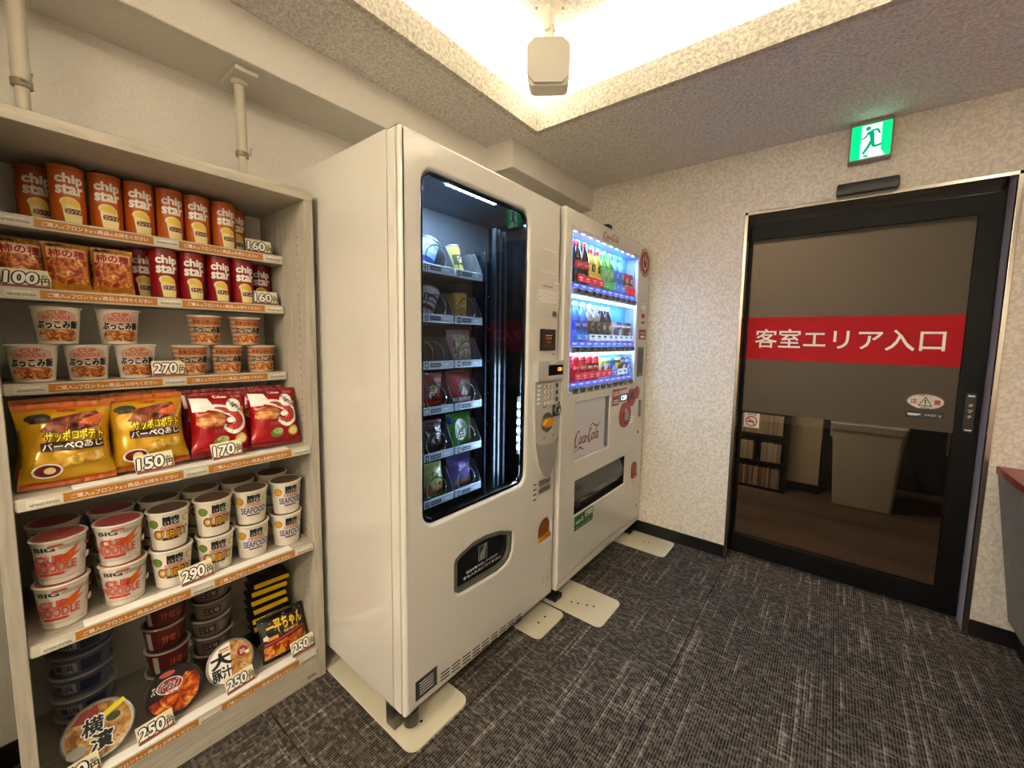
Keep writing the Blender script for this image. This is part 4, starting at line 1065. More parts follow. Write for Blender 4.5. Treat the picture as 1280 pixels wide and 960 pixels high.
G().cyl(.006, .001, .003, (XC-.004, .12, .098), 'x', 12).obj('kick_screw', STEEL, cm)
# window frame that glows with the light inside
WFR = M('window_frame_white', '#dfe3ea', .25)
plate([rrect(W0+.0006, W1-.0006, V0+.0006, V1-.0006, .0175, 5), rrect(W0+.012, W1-.010, V0+.013, V1-.012, .012, 5)[::-1]], front(XD), .040, .0595, .002, 'window_frame', WFR, cm)
for q0, q1 in ((1.496, V1-.0125), (1.2275, 1.463), (1.036, 1.195)): G().box(XD+.054, XD+.0565, W0+.0125, W1-.0105, q0, q1).obj('window_pane', pane('clear_pane', (.96, .97, .98)), cm)
XB = .890
BACKB = emis('display_back_glow', (.03, .18, .95), .30)
b_ = BACKB.node_tree.nodes['Principled BSDF']; b_.inputs['Base Color'].default_value = (.06, .24, .80, 1)
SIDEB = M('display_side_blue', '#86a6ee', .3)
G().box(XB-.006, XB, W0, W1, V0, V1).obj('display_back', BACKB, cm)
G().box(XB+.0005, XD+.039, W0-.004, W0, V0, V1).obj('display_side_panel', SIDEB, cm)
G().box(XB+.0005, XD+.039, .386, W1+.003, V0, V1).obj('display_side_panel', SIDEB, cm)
G().box(XB+.0005, XD+.039, W0+.0005, .3855, V1-.006, V1).obj('display_top_panel', WFR, cm)
CLED = emis('display_led', (.45, .68, 1.0), 9.0)
CLEDW = emis('display_led_white', (.72, .86, 1.0), 14.0)
lb = G().box(XD+.028, XD+.050, W0+.014, .38, V1-.0125, V1-.0065).obj('top_light_bar', M('bar_white'), cm)
for k in range(10): G().box(XD+.0502, XD+.0535, W0+.024+.072*k, W0+.050+.072*k, V1-.0125, V1-.0065).obj('light_diode', CLEDW, lb)
def cool(x, y, z, rot, sx, sy, p):
    a = area('display_light', (x, y, z), rot, sx, sy, p, (.50, .70, 1.0)); a.parent = cm
cool(.945, 0, V1-.016, (0, math.radians(18), 0), .016, .68, 1.4)
ROW = [(1.5145, 1.482), (1.243, 1.2145), (1.052, 1.022)]       # display floor height, button height
BUT = M('button_grey', '#57534b', .35); BUTD = M('button_dark', '#1d1a18', .3); RAILM = M('button_rail', '#8d93a8', .35)
PSTR = emis('price_strip_glow', (.10, .14, .80), .5); PST2 = emis('price_text_glow', (.55, .68, 1.0), .6)
FLED = emis('row_led', (.5, .74, 1.0), 6.0)
for r, (zs, zb) in enumerate(ROW):
    fl = G().box(XB+.0005, XD+.044, W0+.001, .385, zs-.006, zs).obj('display_floor', M('display_floor', '#c9d4ec', .3), cm)
    ps = G().box(XD+.0490, XD+.0520, W0+.014, .382, zb+.0145, zb+.036, .001, seg=1).obj('price_strip', PSTR, cm)
    art('price_print', [R(-.305+.0695*k, zb+.0255, .036, .007, PST2) for k in range(10)], front(XD+.0520), ps)
    G().box(XD+.036, XD+.0515, W0+.014, .382, zb-.030, zb-.0205).obj('row_light_bar', FLED, cm)
    rl = G().box(XD+.044, XD+.0575, -.338, .372, zb-.018, zb+.012, .004).obj('button_rail', RAILM, cm)
    for k in range(10):
        y = -.305+.0712*k
        b = G().box(XD+.0577, XD+.070, y-.020, y+.020, zb-.015, zb+.011, .007).obj('selection_button', BUT, rl)
        G().box(XD+.0702, XD+.0715, y-.013, y+.013, zb-.006, zb+.007, .001, seg=1).obj('button_face', BUTD, b)
    cool(.944, 0, zb-.0325, (0, math.radians(15), 0), .012, .68, .7)
# dummy bottles and cans
def bottle(label, y, z, bodym, capm, lab, h=.190, r=.029, group=None):
    t = thing('drink_bottle', label, 'bottle', (.9225, y, z), (0, 0, 0), group)
    G().lathe([(r*.9, 0), (r, .005), (r, h*.30), (r*.94, h*.34), (r, h*.38), (r, h*.62), (r*.8, h*.74), (r*.42, h*.88), (r*.40, h*.90)], 24).obj('bottle_body', bodym, t)
    G().lathe([(r*.44, h*.895), (r*.48, h*.90), (r*.48, h*.985), (r*.44, h), (0, h)], 20, cap=False).obj('bottle_cap', capm, t)
    art('bottle_label', lab, cone_fn(r+.0006, r+.0006, h*.6), t, .006, 0, .0001)
    return t
def dcan(label, y, z, bodym, lab, h=.118, r=.029, group=None):
    t = thing('drink_can', label, 'can', (.9225, y, z), (0, 0, 0), group)
    G().lathe([(r*.84, 0), (r, .006), (r, h-.010), (r*.86, h-.001)], 24).obj('can_body', bodym, t)
    G().lathe([(r*.86, h-.002), (r*.88, h), (r*.80, h-.003), (0, h-.003)], 24, cap=False).obj('can_top', M('can_alu', '#b5b8bc', .25, .9), t)
    art('can_label', lab, cone_fn(r+.0003, r+.0003, h), t, .006, 0, .0001)
    return t
PY = [-.258+.0668*k for k in range(10)]
COLA = M('cola_dark', '#1c0806', .15); RCAP = M('cap_red', '#b8141c', .35); WCAP = M('cap_white', '#dfe3ea', .35); BCAP = M('cap_blue', '#2f6fc4', .35)
def bb(col, nm): return M(nm, col, .15)
g1 = 'bottles and cans in the lit window'
z = ROW[0][0]+.0005
wl = [R(0, .095, .075, .036, RED)]+[l for l in script_logo(0, .095, .040, .017, WHITE)]
bottle('dark cola bottle with a red label at the top row left end', PY[0], z, COLA, RCAP, wl, .205, .0292, g1)
bottle('dark cola bottle with a red label, second in the top row', PY[1], z, COLA, RCAP, wl, .205, .0292, g1)
yl = [R(0, .085, .08, .05, M('lemon_label', '#e0c63c', .4)), R(0, .095, .04, .034, INK), T('C', 0, .095, .02, .024, LY, .03), R(0, .05, .08, .02, LY)]
bottle('yellow bottle with red cap and black emblem, third in the top row', PY[2], z, bb('#b39a2a', 'drink_yellow'), RCAP, yl, .190, .029, g1)
bottle('yellow bottle with red cap and black emblem, fourth in the top row', PY[3], z, bb('#b39a2a', 'drink_yellow'), RCAP, yl, .190, .029, g1)
gl_ = [R(0, .080, .08, .07, M('tea_label', '#7cc46a', .4)), T('綾鷹', 0, .088, .028, .032, WHITE, .03), R(0, .05, .04, .014, GRN)]
bottle('green tea bottle, fifth in the top row', PY[4], z, bb('#4f9a3f', 'tea_green'), M('cap_green', '#6fb04a', .35), gl_, .200, .029, g1)
bottle('green tea bottle, sixth in the top row beside the blue water', PY[5], z, bb('#4f9a3f', 'tea_green'), M('cap_green'), gl_, .200, .029, g1)
bl_ = [R(0, .090, .08, .06, M('water_label', '#3f84d8', .35)), T('水', 0, .095, .026, .03, WHITE, .02)]
bottle('blue water bottle, seventh in the top row', PY[6], z, bb('#6fa8e8', 'water_blue'), BCAP, bl_, .200, .029, g1)
bottle('blue water bottle, eighth in the top row beside the red cans', PY[7], z, bb('#6fa8e8', 'water_blue'), BCAP, bl_, .200, .029, g1)
rc_ = [R(0, .030, .08, .040, M('can_amber', '#d88a3a', .35)), T('紅茶', 0, .085, .034, .026, WHITE, .03), R(0, .055, .05, .008, LY)]
dcan('red and amber can, ninth in the top row', PY[8], z, M('drink_red', '#9c1f22', .3), rc_, .125, .029, g1)
dcan('red and amber can at the right end of the top row', PY[9]-.004, z, M('drink_red'), rc_, .125, .029, g1)
z = ROW[1][0]+.0005
w2 = [R(0, .085, .08, .045, M('water_label2', '#2a4fc0', .35)), T('water', 0, .088, .045, .018, WHITE, .02), R(0, .045, .08, .03, M('water_label'))]
for i, s_ in enumerate(('left end of the middle row', 'second place of the middle row')):
    bottle('clear blue water bottle at the %s' % s_, PY[i], z, bb('#4f86e0', 'water_deep'), WCAP, w2, .195, .0288, g1)
for i, (cn, bm_, lm) in enumerate((('silver', '#8a8378', '#3a332c'), ('silver', '#8a8378', '#3a332c'), ('black', '#1c1716', '#4b443c'), ('black', '#1c1716', '#4b443c'))):
    L = [R(0, .075, .085, .07, M('coffee_lab_'+cn, lm, .35)), EL(0, .082, .017, .020, GREYP), T('珈琲', 0, .082, .026, .018, INK if cn == 'silver' else WHITE, .03), R(0, .025, .085, .03, M('coffee_pale', '#cfd2dc', .4))]
    bottle('%s coffee bottle with a pale cap, %s in the middle row' % (cn, ('third', 'fourth', 'fifth', 'sixth')[i]), PY[2+i], z, M('coffee_'+cn, bm_, .2), WCAP, L, .190, .029, g1)
for i, (cn, bm_, l1) in enumerate((('white', '#c9cbd6', M('steel_blue', '#3c6cb0', .35)), ('blue', '#3c5fc0', WHITE), ('grey', '#6d7078', INK), ('charcoal', '#2a2b33', GREYP))):
    L = [EL(0, .06, .020, .024, l1), R(0, .06, .03, .008, RED if i % 2 == 0 else M('mid_grey')), R(0, .095, .085, .012, M('mid_grey'))]
    dcan('%s coffee can, %s in the middle row' % (cn, ('seventh', 'eighth', 'ninth', 'last on the right')[i]), PY[6+i]-(.004 if i == 3 else 0), z, M('dcan_'+cn, bm_, .3, .3), L, .118, .029, g1)
z = ROW[2][0]+.0005
for i in range(4):
    L = [l for l in script_logo(0, .075, .050, .022, WHITE)] if i < 2 else [R(0, .085, .085, .010, BLACK), R(0, .055, .085, .006, BLACK), T('ZERO' if i == 2 else 'PLUS', 0, .072, .045, .012, WHITE, .03)]
    if i < 2: L += [R(0, .022, .085, .004, BLACK), R(0, .106, .085, .004, BLACK)]
    dcan(('red cola can with white script, left end of the lowest row', 'red cola can with white script, second in the lowest row', 'red can with black bands, third in the lowest row', 'red can with black bands, fourth in the lowest row')[i], PY[i], z, M('cola_red', '#c01020', .3, .2), L, .128, .0295, g1)
for i, (cn, bm_, l1, l2) in enumerate((('white and red', '#d9dbe2', RED, LY), ('white and pink', '#d9dbe2', M('prawn_red'), M('fresh_green')), ('blue', '#2f7ad8', WHITE, CYAN), ('yellow', '#d8c84a', INK, BROWN), ('black and white', '#2a2a2e', WHITE, GREYP), ('deep blue', '#2a3cc0', WHITE, SKY))):
    L = [EL(0, .045, .018, .026, l1), R(0, .090, .085, .014, l2), R(0, .020, .085, .008, l2)]
    dcan('%s can, %s in the lowest row' % (cn, ('fifth', 'sixth', 'seventh', 'eighth', 'ninth', 'last on the right')[i]), PY[4+i]-(.004 if i == 5 else 0), z, M('lowcan_'+str(cn).replace(' ', '_'), bm_, .3, .2), L, .112, .0285, g1)
# coloured name tags in front of the goods and small flags above them
TAGC = {'r': emis('tag_red', (.75, .02, .06), .4), 'g': emis('tag_green', (.08, .55, .20), .4), 'b': emis('tag_blue', (.05, .25, .95), .42), 'w': emis('tag_white', (.55, .68, .95), .55)}
for r, (code, (zs, zb)) in enumerate(zip(('rrrrggbbrr', 'bbwwwwwwww', 'rrrrrrbwwb'), ROW)):
    for k, c_ in enumerate(code):
        h0 = .034 if r != 1 else .030
        y = PY[k]
        o = G().box(XD+.0485, XD+.0500, y-.032, y+.032, zs+.014, zs+.014+h0).obj('name_tag', TAGC[c_], cm)
        if not (r == 0 and k > 7): art('name_tag_print', [R(y, zs+.034, .034, .008, WHITE if c_ != 'w' else M('label_ink')), R(y, zs+.023, .026, .005, WHITE if c_ != 'w' else M('mid_grey'))], front(XD+.0500), o)
for k, c_ in enumerate('rrbggrrbbb'):
    for r, hz in ((0, 1.722), (2, 1.176)):
        if r == 2 and k not in (0, 1, 4, 5, 6, 7): continue
        G().box(XB+.001, XB+.003, PY[k]-.014, PY[k]+.014, hz, hz+.018).obj('price_flag', {'r': M('flag_red', '#c03048', .4), 'b': M('flag_blue', '#4f9ae0', .4), 'g': M('flag_green', '#a8cc4a', .4)}[c_], cm)
# face of the door
MAROON = M('logo_maroon', '#7c2a25', .4)
fc = front(XC)
art('brand_script', script_logo(.020, 1.783, .185, .052, MAROON), fc, cm, 0, 0, .00006)
G().prism(ell(.481, 1.731, .077, .083, 40), fc, .0002, .0012).obj('round_sticker', M('sticker_maroon', '#8e2a26', .4), cm)
arc = [(.481+.032*math.sin(a_), 1.731+.036*math.cos(a_)) for a_ in [math.radians(38+284*i_/16) for i_ in range(17)]]
art('round_sticker_print', [EL(.481, 1.731, .069, .075, M('sticker_pale', '#d8cfc0', .4), 40), EL(.481, 1.731, .064, .070, M('sticker_maroon'), 40), LINE(arc, .010, WHITE, 2), R(.481, 1.757, .009, .042, WHITE, .003), R(.481, 1.678, .03, .006, M('soft_rose'))], front(XC+.0012), cm)
art('door_seams', [R(.478, 1.502, .094, .0025, FAINT), R(.424, 1.25, .0015, .48, FAINT), R(.478, 1.232, .10, .002, FAINT)], fc, cm)
G().box(XC+.0002, XC+.001, .434, .536, 1.346, 1.498).obj('price_notice', M('paper_white'), cm)
art('price_notice_print', [R(.485, 1.412, .06, .026, RED), R(.485, 1.468, .07, .006, M('mid_grey')), R(.485, 1.455, .06, .004, M('mid_grey')), R(.485, 1.372, .05, .014, MAROON), R(.455, 1.44, .01, .02, RED)], front(XC+.001), cm)
G().box(XC+.0002, XC+.001, .433, .543, 1.268, 1.330).obj('maroon_sticker', MAROON, cm)
art('maroon_sticker_print', [R(.488, 1.308, .08, .008, M('soft_rose')), R(.488, 1.285, .06, .012, WHITE)], front(XC+.001), cm)
g = G().prism(rrect(.428, .508, 1.040, 1.222, .006), fc, .0004, .006); g.bevel(.002); g.obj('card_slot_cover', M('slot_grey', '#57534c', .35), cm)
G().box(XC+.0062, XC+.0072, .440, .497, 1.06, 1.205).obj('card_slot_window', M('slot_dark', '#2a2724', .2), cm)
# lower poster recess
PS = M('poster_white', '#cfcdd0', .35)
G().box(XC-.014, XC-.010, -.2865, .036, .6765, .9575).obj('poster', PS, cm)
art('poster_script', script_logo(-.150, .775, .262, .118, MAROON), front(XC-.010), cm, 0, 0, .00006)
G().prism([(XC-.012, .0362), (XC-.046, .052), (XC-.010, .0785), (XC-.010, .0795), (XC-.050, .052), (XC-.016, .0362)], lambda u, v, d: (u, v, d), .6765, .957).obj('recess_side', M('recess_side', '#77777e', .3), cm)
# pick-up flap
G().box(XC-.046, XC-.042, -.2735, .3075, .4025, .5725).box(XC-.042, XC-.006, -.2735, -.272, .4025, .5725).box(XC-.042, XC-.006, .3060, .3075, .4025, .5725).box(XC-.042, XC-.006, -.272, .306, .4025, .4040).box(XC-.042, XC-.006, -.272, .306, .571, .5725).obj('pickup_liner', BLACK, cm)
pts = [(XD+.0+.030*math.sin(math.radians(a_)), .402+.168*(a_/90)) for a_ in range(0, 91, 10)]
g = G()
prof = [(XC-.052+.046*math.sin(math.radians(25+130*i_/12)), .404+.165*i_/12) for i_ in range(13)]
loop = prof+[(x-.004, z_) for x, z_ in prof[::-1]]
g.prism(loop, lambda u, v, d: (u, d, v), -.262, .292); g.obj('pickup_flap', M('flap_clear', '#4d4b47', .12, .2), cm)
g = G().box(XC-.012, XC+.002, -.255, -.215, .432, .462, .006); g.obj('flap_pull', BLACK, cm)
G().box(XC+.0002, XC+.001, -.272, -.084, .320, .3945).obj('green_sticker', M('eco_green', '#1a6a3a', .4), cm)
art('green_sticker_print', [T('ecoる', -.222, .362, .075, .024, WHITE, .02), R(-.130, .374, .075, .026, WHITE), T('省エネ', -.130, .374, .066, .018, M('eco_green'), .03), T('ノンフロン', -.13, .350, .07, .006, WHITE), R(-.178, .333, .16, .003, M('pale_green'))], front(XC+.001), cm)
# payment side
RS = M('pay_red', '#a3161e', .3)
for nm, (y, zz, ry, rz_) in zip(('coin_insert', 'bill_reader', 'return_button'), ((.272, .827, .074, .074), (.358, .922, .051, .054), (.436, .943, .031, .038))):
    g = G().prism(ell(y, zz, ry, rz_, 36), fc, .0004, .007); g.bevel(.003, 2, 50); g.obj(nm, RS, cm)
g = G().box(XC+.0071, XC+.016, .250, .300, .798, .846, .004); g.obj('coin_tray', M('pay_grey', '#8e8a84', .3, .5), cm)
G().prism([(.330, .910), (.385, .910), (.378, .950), (.350, .962)], front(XC+.0071), 0, .002).obj('bill_mouth', MDARK, cm)
art('pay_print', [R(.276, .780, .05, .006, INK), EL(.436, .943, .014, .017, M('sticker_maroon')), P([(.255, .846), (.275, .872), (.295, .846)], M('soft_rose'))], front(XC+.0073), cm)
art('red_panel', [R(.144, .942, .088, .092, M('sticker_maroon'), .003), R(.146, .962, .07, .026, M('soft_rose')), R(.146, .925, .06, .005, WHITE), R(.146, .912, .06, .005, WHITE), R(.21, .982, .16, .010, RED)], fc, cm)
G().box(XC+.0003, XC+.002, .198, .302, .910, .953).obj('price_display', GLOSSBLACK, cm)
art('price_display_digits', [T('120', .25, .931, .07, .026, emis('display_white', (.7, .95, 1.0), 1.0), .03)], front(XC+.002), cm)
art('pay_marks', [R(.372, .800-.016*k, .06, .005, M('mid_grey')) for k in range(3)]+[R(.318, .800-.016*k, .01, .008, M('mid_grey')) for k in range(3)], fc, cm)
g = G().prism(rrect(.478, .506, .786, .892, .004), fc, .0004, .008); g.bevel(.002); g.obj('door_handle', M('handle_grey', '#7c7870', .35, .4), cm)
G().cyl(.008, .0004, .003, (XC, .482, .688), 'x', 16).obj('key_lock', MDARK, cm)
g = G().prism(rrect(.404, .480, .402, .505, (.02, .02, .03, .03), 5), fc, .0004, .005); g.bevel(.002); g.obj('change_cup', M('cup_maroon', '#8a3a34', .3), cm)
G().box(XC+.0051, XC+.014, .410, .474, .404, .424, .003).obj('change_cup_lip', M('cup_maroon_light', '#a04c44', .3), cm)
art('care_mark', [R(.505, .245, .03, .006, FAINT), R(.508, .20, .024, .022, FAINT), R(.44, .376, .02, .012, FAINT)], fc, cm)
G().box(.86, .92, .072, .118, KT+.0005, KT+.045, .003).obj('top_bracket', MDARK, cm)
for (x, y) in ((.875, K0+.05), (.875, K1-.05), (.17, K0+.05), (.17, K1-.05)):
    G().cyl(.02, .0065, KB_-.0005, (x, y, 0), seg=16).obj('levelling_foot', STEEL, cm)
G().box(.83, .945, K0+.025, K0+.085, .0065, .030, .003).obj('foot_clamp', M('clamp_dark', '#2d2b28', .4, .5), cm)
G().box(.83, .945, K1-.085, K1-.025, .0065, .030, .003).obj('foot_clamp', M('clamp_dark'), cm)

# anchor plates on the carpet
def anchor(x1, y0, y1, label, holes, cr=.03):
    t = thing('anchor_plate', label, 'floor plate', ((x1+.2)/2, (y0+y1)/2, 0), group='cream anchor plates under the machines')
    cx, cy = (x1+.2)/2, (y0+y1)/2
    g = G().prism(rrect(.2-cx, x1-cx, y0-cy, y1-cy, (.002, cr, cr, .002), 6), lambda u, v, d: (u, v, d), .0004, .006)
    g.bevel(.0015, 2, 60); g.obj('plate', PLATE, t)
    art('bolt_holes', [EL(x-cx, y-cy, .0055, .0055, INK, 12) for x, y in holes], lambda u, v, d: (u, v, .006+d), t)
anchor(.997, -1.247, -1.005, 'cream floor plate under the near corner of the snack machine', [(.93, -1.16)], .035)
anchor(1.022, -.632, -.424, 'cream floor plate under the far corner of the snack machine', [(.96, -.50), (.96, -.55)])
anchor(1.190, -.408, -.186, 'cream floor plate with a row of holes under the near corner of the drinks machine', [(1.0, -.335), (1.03, -.325), (1.07, -.31), (1.10, -.30)])
anchor(1.212, .345, .556, 'cream floor plate beside the black skirting under the drinks machine', [(1.05, .45), (1.08, .46)])

# ================================================================ sliding door
YD = YB+.10
dr = bpy.data.objects.new('door_1', None); COL.objects.link(dr); dr['kind'] = 'structure'
dr['label'] = 'black framed smoked glass sliding door with a red band'
FW = .016
g = G().box(DX0, DX0+FW, YB-.012, YD+.05, 0, DZ, .002).box(DX0, DX1, YB-.012, YD+.05, DZ-FW, DZ, .002).box(DX1-FW, DX1, YB-.012, YB+.012, 0, DZ, .002)
g.obj('door_frame', M('frame_chrome', '#b3aba1', 0.18, 1.0), dr)
G().box(DX1-FW, DX1, YB+.0125, YD+.05, .0, DZ-FW-.001).obj('door_reveal', mottled('reveal_metal', [(0.4, '#8f8890'), (0.6, '#b9b2ba')], 160, 0.35, 0.0), dr)
BLK = M('door_black', '#060606', 0.5, 0, .2)
GX0, GX1, GZ0, GZ1 = 1.512, 2.377, .118, 1.833
plate([[(1.4995, .012), (DX1-FW-.001, .012), (DX1-FW-.001, DZ-FW-.002), (1.4995, DZ-FW-.002)], [(GX0, GZ0), (GX1, GZ0), (GX1, GZ1), (GX0, GZ1)][::-1]], backf(YD), -.04, 0, .002, 'door_leaf', BLK, dr)
G().box(GX0, GX1, YD+.012, YD+.018, GZ0, GZ1).obj('glass_pane', pane('smoked_glass', (.47, .44, .40)), dr)
FILMZ = .865
fm = bpy.data.materials.new('frosted_film'); fm.use_nodes = True
nt = fm.node_tree; b = nt.nodes['Principled BSDF']; out = nt.nodes['Material Output']
tl = nt.nodes.new('ShaderNodeBsdfTranslucent'); tl.inputs[0].default_value = (.74, .70, .62, 1)
b.inputs['Base Color'].default_value = (.072, .066, .060, 1); b.inputs['Roughness'].default_value = .6; b.inputs['Specular IOR Level'].default_value = .25
mx = nt.nodes.new('ShaderNodeMixShader'); mx.inputs[0].default_value = .55
nt.links.new(b.outputs[0], mx.inputs[1]); nt.links.new(tl.outputs[0], mx.inputs[2]); nt.links.new(mx.outputs[0], out.inputs[0])
G().box(GX0, GX1, YD+.0112, YD+.0118, FILMZ, GZ1).obj('frosted_film', fm, dr)
BF = backf(YD+.0115)
REDB = M('red_vinyl', '#b00f1a', 0.6, 0, .2)
G().box(GX0-.008, GX1+.004, YD+.008, YD+.0110, 1.167, 1.404).obj('red_band', REDB, dr)
art('band_lettering', [T('客室エリア入口', 1.938, 1.287, .765, .103, WHITE, .012)], backf(YD+.0078), dr)
# stickers on the glass
G().prism(ell(2.277, 1.0, .062, .034), backf(YD+.0115), 0, .0004).obj('caution_sticker', M('sticker_white', '#cfc8bb', .5), dr)
DRED = M('dull_red', '#a33a34', .5)
art('caution_print', [P([(2.252, .978), (2.302, .978), (2.277, 1.024)], INK), P([(2.2575, .982), (2.2965, .982), (2.277, 1.0175)], M('sticker_white')), R(2.277, 1.001, .0045, .017, INK), EL(2.277, .987, .0028, .0028, INK, 10),
    T('注', 2.237, 1.0, .023, .023, DRED, .03), T('意', 2.317, 1.0, .023, .023, DRED, .03), R(2.277, .971, .03, .003, INK), T('自動ドア', 2.277, 1.0285, .045, .005, INK, .01)], backf(YD+.0110), dr)
G().box(2.214, 2.342, YD+.0111, YD+.0115, .921, .952).obj('maker_sticker', M('sticker_grey', '#2a2722', .5), dr)
art('maker_print', [T('JAD', 2.297, .9365, .04, .012, M('pale_grey', '#b9b5ad', .5), .02, .2), P([(2.334, .944), (2.334, .929), (2.325, .9365)], M('pale_grey')), R(2.243, .938, .045, .005, M('mid_grey', '#77736c', .5)), R(2.239, .931, .036, .002, M('mid_grey'))], backf(YD+.0110), dr)
G().box(2.403, 2.437, YD-.006, YD-.0001, .878, 1.053, .002).obj('touch_switch', M('switch_grey', '#3c3935', .3, .6), dr)
art('switch_print', [T(c_, 2.42, 1.0-.026*i, .014, .014, M('mid_grey')) for i, c_ in enumerate('タッチ')]+[R(2.42, 1.042, .022, .006, M('mid_grey')), R(2.42, .888, .022, .005, M('mid_grey'))], backf(YD-.0061), dr)
G().box(1.525, 1.603, YD+.0111, YD+.0115, .770, .856).obj('no_smoking_sticker', M('sticker_white'), dr)
art('no_smoking_print', [EL(1.564, .808, .031, .031, DRED), EL(1.564, .808, .0245, .0245, M('sticker_white')), R(1.561, .806, .034, .008, INK), P([(1.541, .828), (1.545, .832), (1.587, .788), (1.583, .784)], DRED), T('禁煙', 1.564, .848, .05, .011, DRED, .02)], backf(YD+.0110), dr)
# small black weather strip
G().box(1.4995, DX1-FW-.001, YD-.001, YD+.03, DZ-.045, DZ-FW-.001).obj('door_header', GLOSSBLACK, dr)

# exit sign
t = thing('exit_sign', 'green lit running figure exit sign high on the wall over the door', 'sign', (1.985, YB, 2.19))
G().box(-.0775, .0775, -.052, -.0005, -.088, .084, .004).obj('sign_housing', M('sign_housing', '#8b7d74', .4), t)
EG = emis('exit_green', (.0, .62, .14), 1.0); EW = emis('exit_white', (.72, 1.0, .9), .95); EGD = emis('exit_dark_green', (.0, .22, .10), .85)
G().box(-.070, .070, -.0535, -.0522, -.079, .068).obj('sign_panel', EG, t)
fz = backf(-.0536)
Ls = [P([(-.034, .064), (.036, .064), (.036, -.048), (.052, -.078), (-.036, -.078), (-.036, -.06)], EW)]
Ls += [EL(-.012, .049, .0095, .0095, EGD), LINE([(-.004, .036), (.002, .02), (.004, .004), (.006, -.008)], [.02, .018, .016, .014], EGD), LINE([(-.004, .034), (.02, .038), (.03, .018)], [.009, .009, .007], EGD, 4),
       LINE([(-.008, .034), (-.02, .012), (-.036, .008)], [.009, .008, .007], EGD, 4), LINE([(.004, -.002), (-.008, -.03), (-.026, -.06)], [.013, .012, .01], EGD, 5), LINE([(.006, -.004), (.012, -.032), (.04, -.028)], [.013, .012, .009], EGD, 5),
       LINE([(-.024, -.068), (-.006, -.074)], .008, EGD, 2), P([(.036, -.04), (.05, -.04), (.05, -.07), (.036, -.052)], EG)]
art('running_figure', Ls, fz, t)
# door sensor
t = thing('door_sensor', 'flat black motion sensor box above the chrome door frame', 'sensor', (1.987, YB, 1.984))
G().box(-.112, .112, -.05, -.0005, -.022, .032, .008).obj('sensor_body', M('sensor_black', '#121110', .4), t)
G().box(-.100, .100, -.047, -.006, -.0265, -.0215, .002).obj('sensor_lens', GLOSSBLACK, t)

# ================================================================ counter on the right
t = thing('wall_counter', 'dark red topped counter with grey sloping front, right of the door', 'counter', (2.5, YB, 0))
CR = M('counter_red', '#8f1f2a', .3)
G().box(-.004, .85, -2.6, -.002, .735, .765, .003).obj('counter_top', CR, t)
G().prism([(.000, .735), (.018, .735), (.098, .117), (.080, .117)], lambda u, v, d: (u, d, v), -2.6, -.012).obj('front_board', mottled('grey_board', [(0.35, '#77736b'), (0.65, '#8b867c')], 60, .6, 0), t)
G().box(.024, .84, -2.58, -.02, .655, .733).obj('dark_underside', M('under_dark', '#15110f', .6), t)  # dark box filling the black band below the counter top
G().box(.11, .84, -2.56, -.03, 0, .6).obj('counter_base', M('under_dark'), t)

# ================================================================ things beyond the glass
t = thing('trash_bin', 'big grey plastic waste bin behind the glass door', 'bin', (2.165, 2.15, 0))
def binloop(w, d, z, r=.03): return [(x, y, z) for x, y in rrect(-w/2, w/2, -d/2, d/2, r, 4)]
g = G()
rings = [binloop(.36, .22, 0), binloop(.43, .27, .60), binloop(.445, .285, .603), binloop(.45, .29, .615), binloop(.46, .30, .65), binloop(.452, .292, .655), binloop(.435, .275, .65), binloop(.35, .21, .02)]
vr = [[g.bm.verts.new(p) for p in rg] for rg in rings]
for A, B in zip(vr, vr[1:]):
    for i in range(len(A)): g.bm.faces.new((A[i], A[(i+1) % len(A)], B[(i+1) % len(A)], B[i]))
g.bm.faces.new(vr[0][::-1]); g.bm.faces.new(vr[-1])
g.obj('bin_body', M('bin_grey', '#b3b0a4', .5), t)
gl = [G().box(s_*.215-.012, s_*.215+.012, -.05, .05, .52, .60, .004).obj('bin_handle', M('bin_grey'), t) for s_ in (-1, 1)]

bk = thing('comic_shelf', 'black rack of comics seen through the lower left of the glass door', 'bookshelf', (1.2, 2.0, 0))
BKM = M('rack_black', '#0d0c0b', .5)
for x in (0, .44): G().box(x, x+.022, 0, .178, 0, 1.02, .002).obj('side_panel', BKM, bk)
for z in (.0, .225, .462, .70, 1.0): G().box(.0225, .4395, .002, .176, z, z+.022, .002).obj('shelf_board', BKM, bk)
G().box(.0225, .4395, .168, .178, .0225, .9995).obj('back_panel', BKM, bk)
spm = [M('spine_%s' % k_, c_, .6) for k_, c_ in (('cream', '#b5a78c'), ('grey', '#9a9283'), ('rust', '#8a5f46'), ('pale', '#c4b9a0'), ('brown', '#6e5844'))]
tiers = ((.0225, .165, 'bottom'), (.2475, .16, 'middle'), (.4845, .165, 'third'))
for z, hh, nm in tiers:
    x = 1.226; n = 0
    while x < 1.618:
        wv = .0145+random.random()*.003
        if nm == 'middle' and 1.40 < x < 1.46: x += .02; continue
        g = G().box(0, wv, 0, .11, 0, hh+random.uniform(-.004, .003), .0015, seg=1)
        mt = spm[0] if nm != 'bottom' else spm[2]
        k_ = random.choice((0, 0, 1, 3)) if nm != 'bottom' else random.choice((0, 2, 2, 4, 1))
        o = g.obj('comic_book', spm[k_], None)
        o.location = (x, 2.004, z)
        tag(o, '%s spined comic among its neighbours on the %s tier of the black rack' % (('cream', 'grey', 'rust', 'pale', 'brown')[k_], nm), 'book', 'comics on the %s tier with %s spines' % (nm, ('cream', 'grey', 'rust', 'pale', 'brown')[k_]))
        x += wv+.0006; n += 1
t = thing('dark_cabinet', 'black low cabinet standing behind the grey waste bin', 'cabinet', (2.30, 2.9, 0))
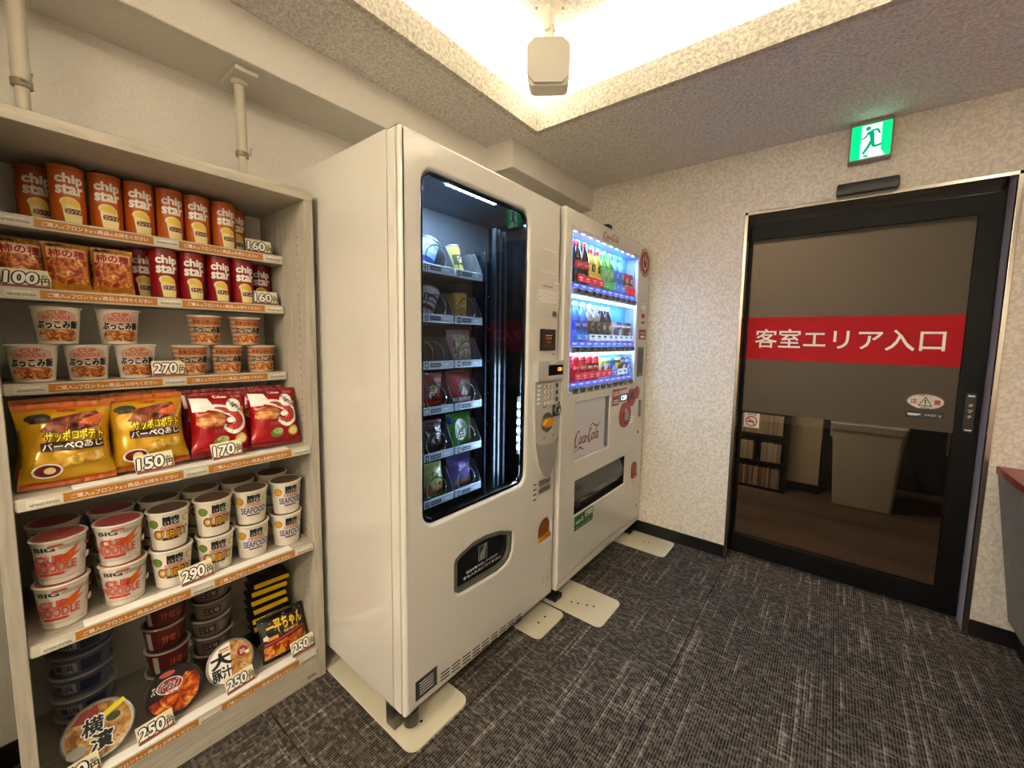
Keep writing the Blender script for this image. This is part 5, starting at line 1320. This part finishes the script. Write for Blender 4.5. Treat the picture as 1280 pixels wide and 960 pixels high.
G().box(-.40, .42, -.10, .25, 0, .66, .004).obj('cabinet_body', M('cab_black', '#0b0a0a', .5), t)
G().box(-.42, .44, -.12, .27, .66, .685, .003).obj('cabinet_top', M('cab_black'), t)
t = thing('dark_side_table', 'narrow black stand left of the waste bin beyond the glass', 'stand', (1.965, 2.45, 0))
G().box(-.07, .10, -.12, .12, 0, .62, .004).obj('stand_body', M('cab_black'), t)
G().box(-.075, .105, -.125, .125, .62, .64, .003).obj('stand_top', M('cab_black'), t)

# ================================================================ speaker hung in the recess
t = thing('ceiling_speaker', 'pale box speaker hanging from a bracket in the bright ceiling recess', 'speaker', (.945, -.545, 2.335))
SPK = M('speaker_body', '#e3ddd0', .5); GRL = M('speaker_grille', '#cfc8ba', .6)
# local: +X is the face
rot = Matrix.Rotation(math.radians(-56), 4, 'Z') @ Matrix.Rotation(math.radians(14), 4, 'Y')
def rm(g): bmesh.ops.transform(g.bm, matrix=rot, verts=g.bm.verts[:]); return g
def spl(w, h, c): return [(-w+c, -h), (w-c, -h), (w, -h+c), (w, h-c), (w-c, h), (-w+c, h), (-w, h-c), (-w, -h+c)]
g = G().prism(rrect(-.082, .082, -.075, .075, .022, 5), lambda u, v, d: (d, u, v), -.11, .015); g.bevel(.008); rm(g).obj('speaker_cabinet', SPK, t)
g = G().prism(spl(.083, .072, .028), lambda u, v, d: (d, u, v+.004), .0155, .036); g.bevel(.012, 3, 30); rm(g).obj('speaker_grille', GRL, t)
br = G().box(-.055, .055, -.04, .04, .207, .2125, .001)
br.box(-.012, .012, -.02, .02, .12, .207, .002).box(-.02, .02, -.006, .006, .07, .14, .002)
br.obj('mounting_bracket', M('bracket_white', '#d6cfc0', .4), t)
G().tube([(0, .0, .16), (.02, .01, .12), (.01, .0, .085), (-.01, .01, .07)], .003).obj('speaker_cable', WHITE, t)
for sx_ in (-.042, .042):
    for sy_ in (-.03, .03): G().cyl(.005, .203, .207, (sx_, sy_, 0), seg=8).obj('screw', STEEL, t)
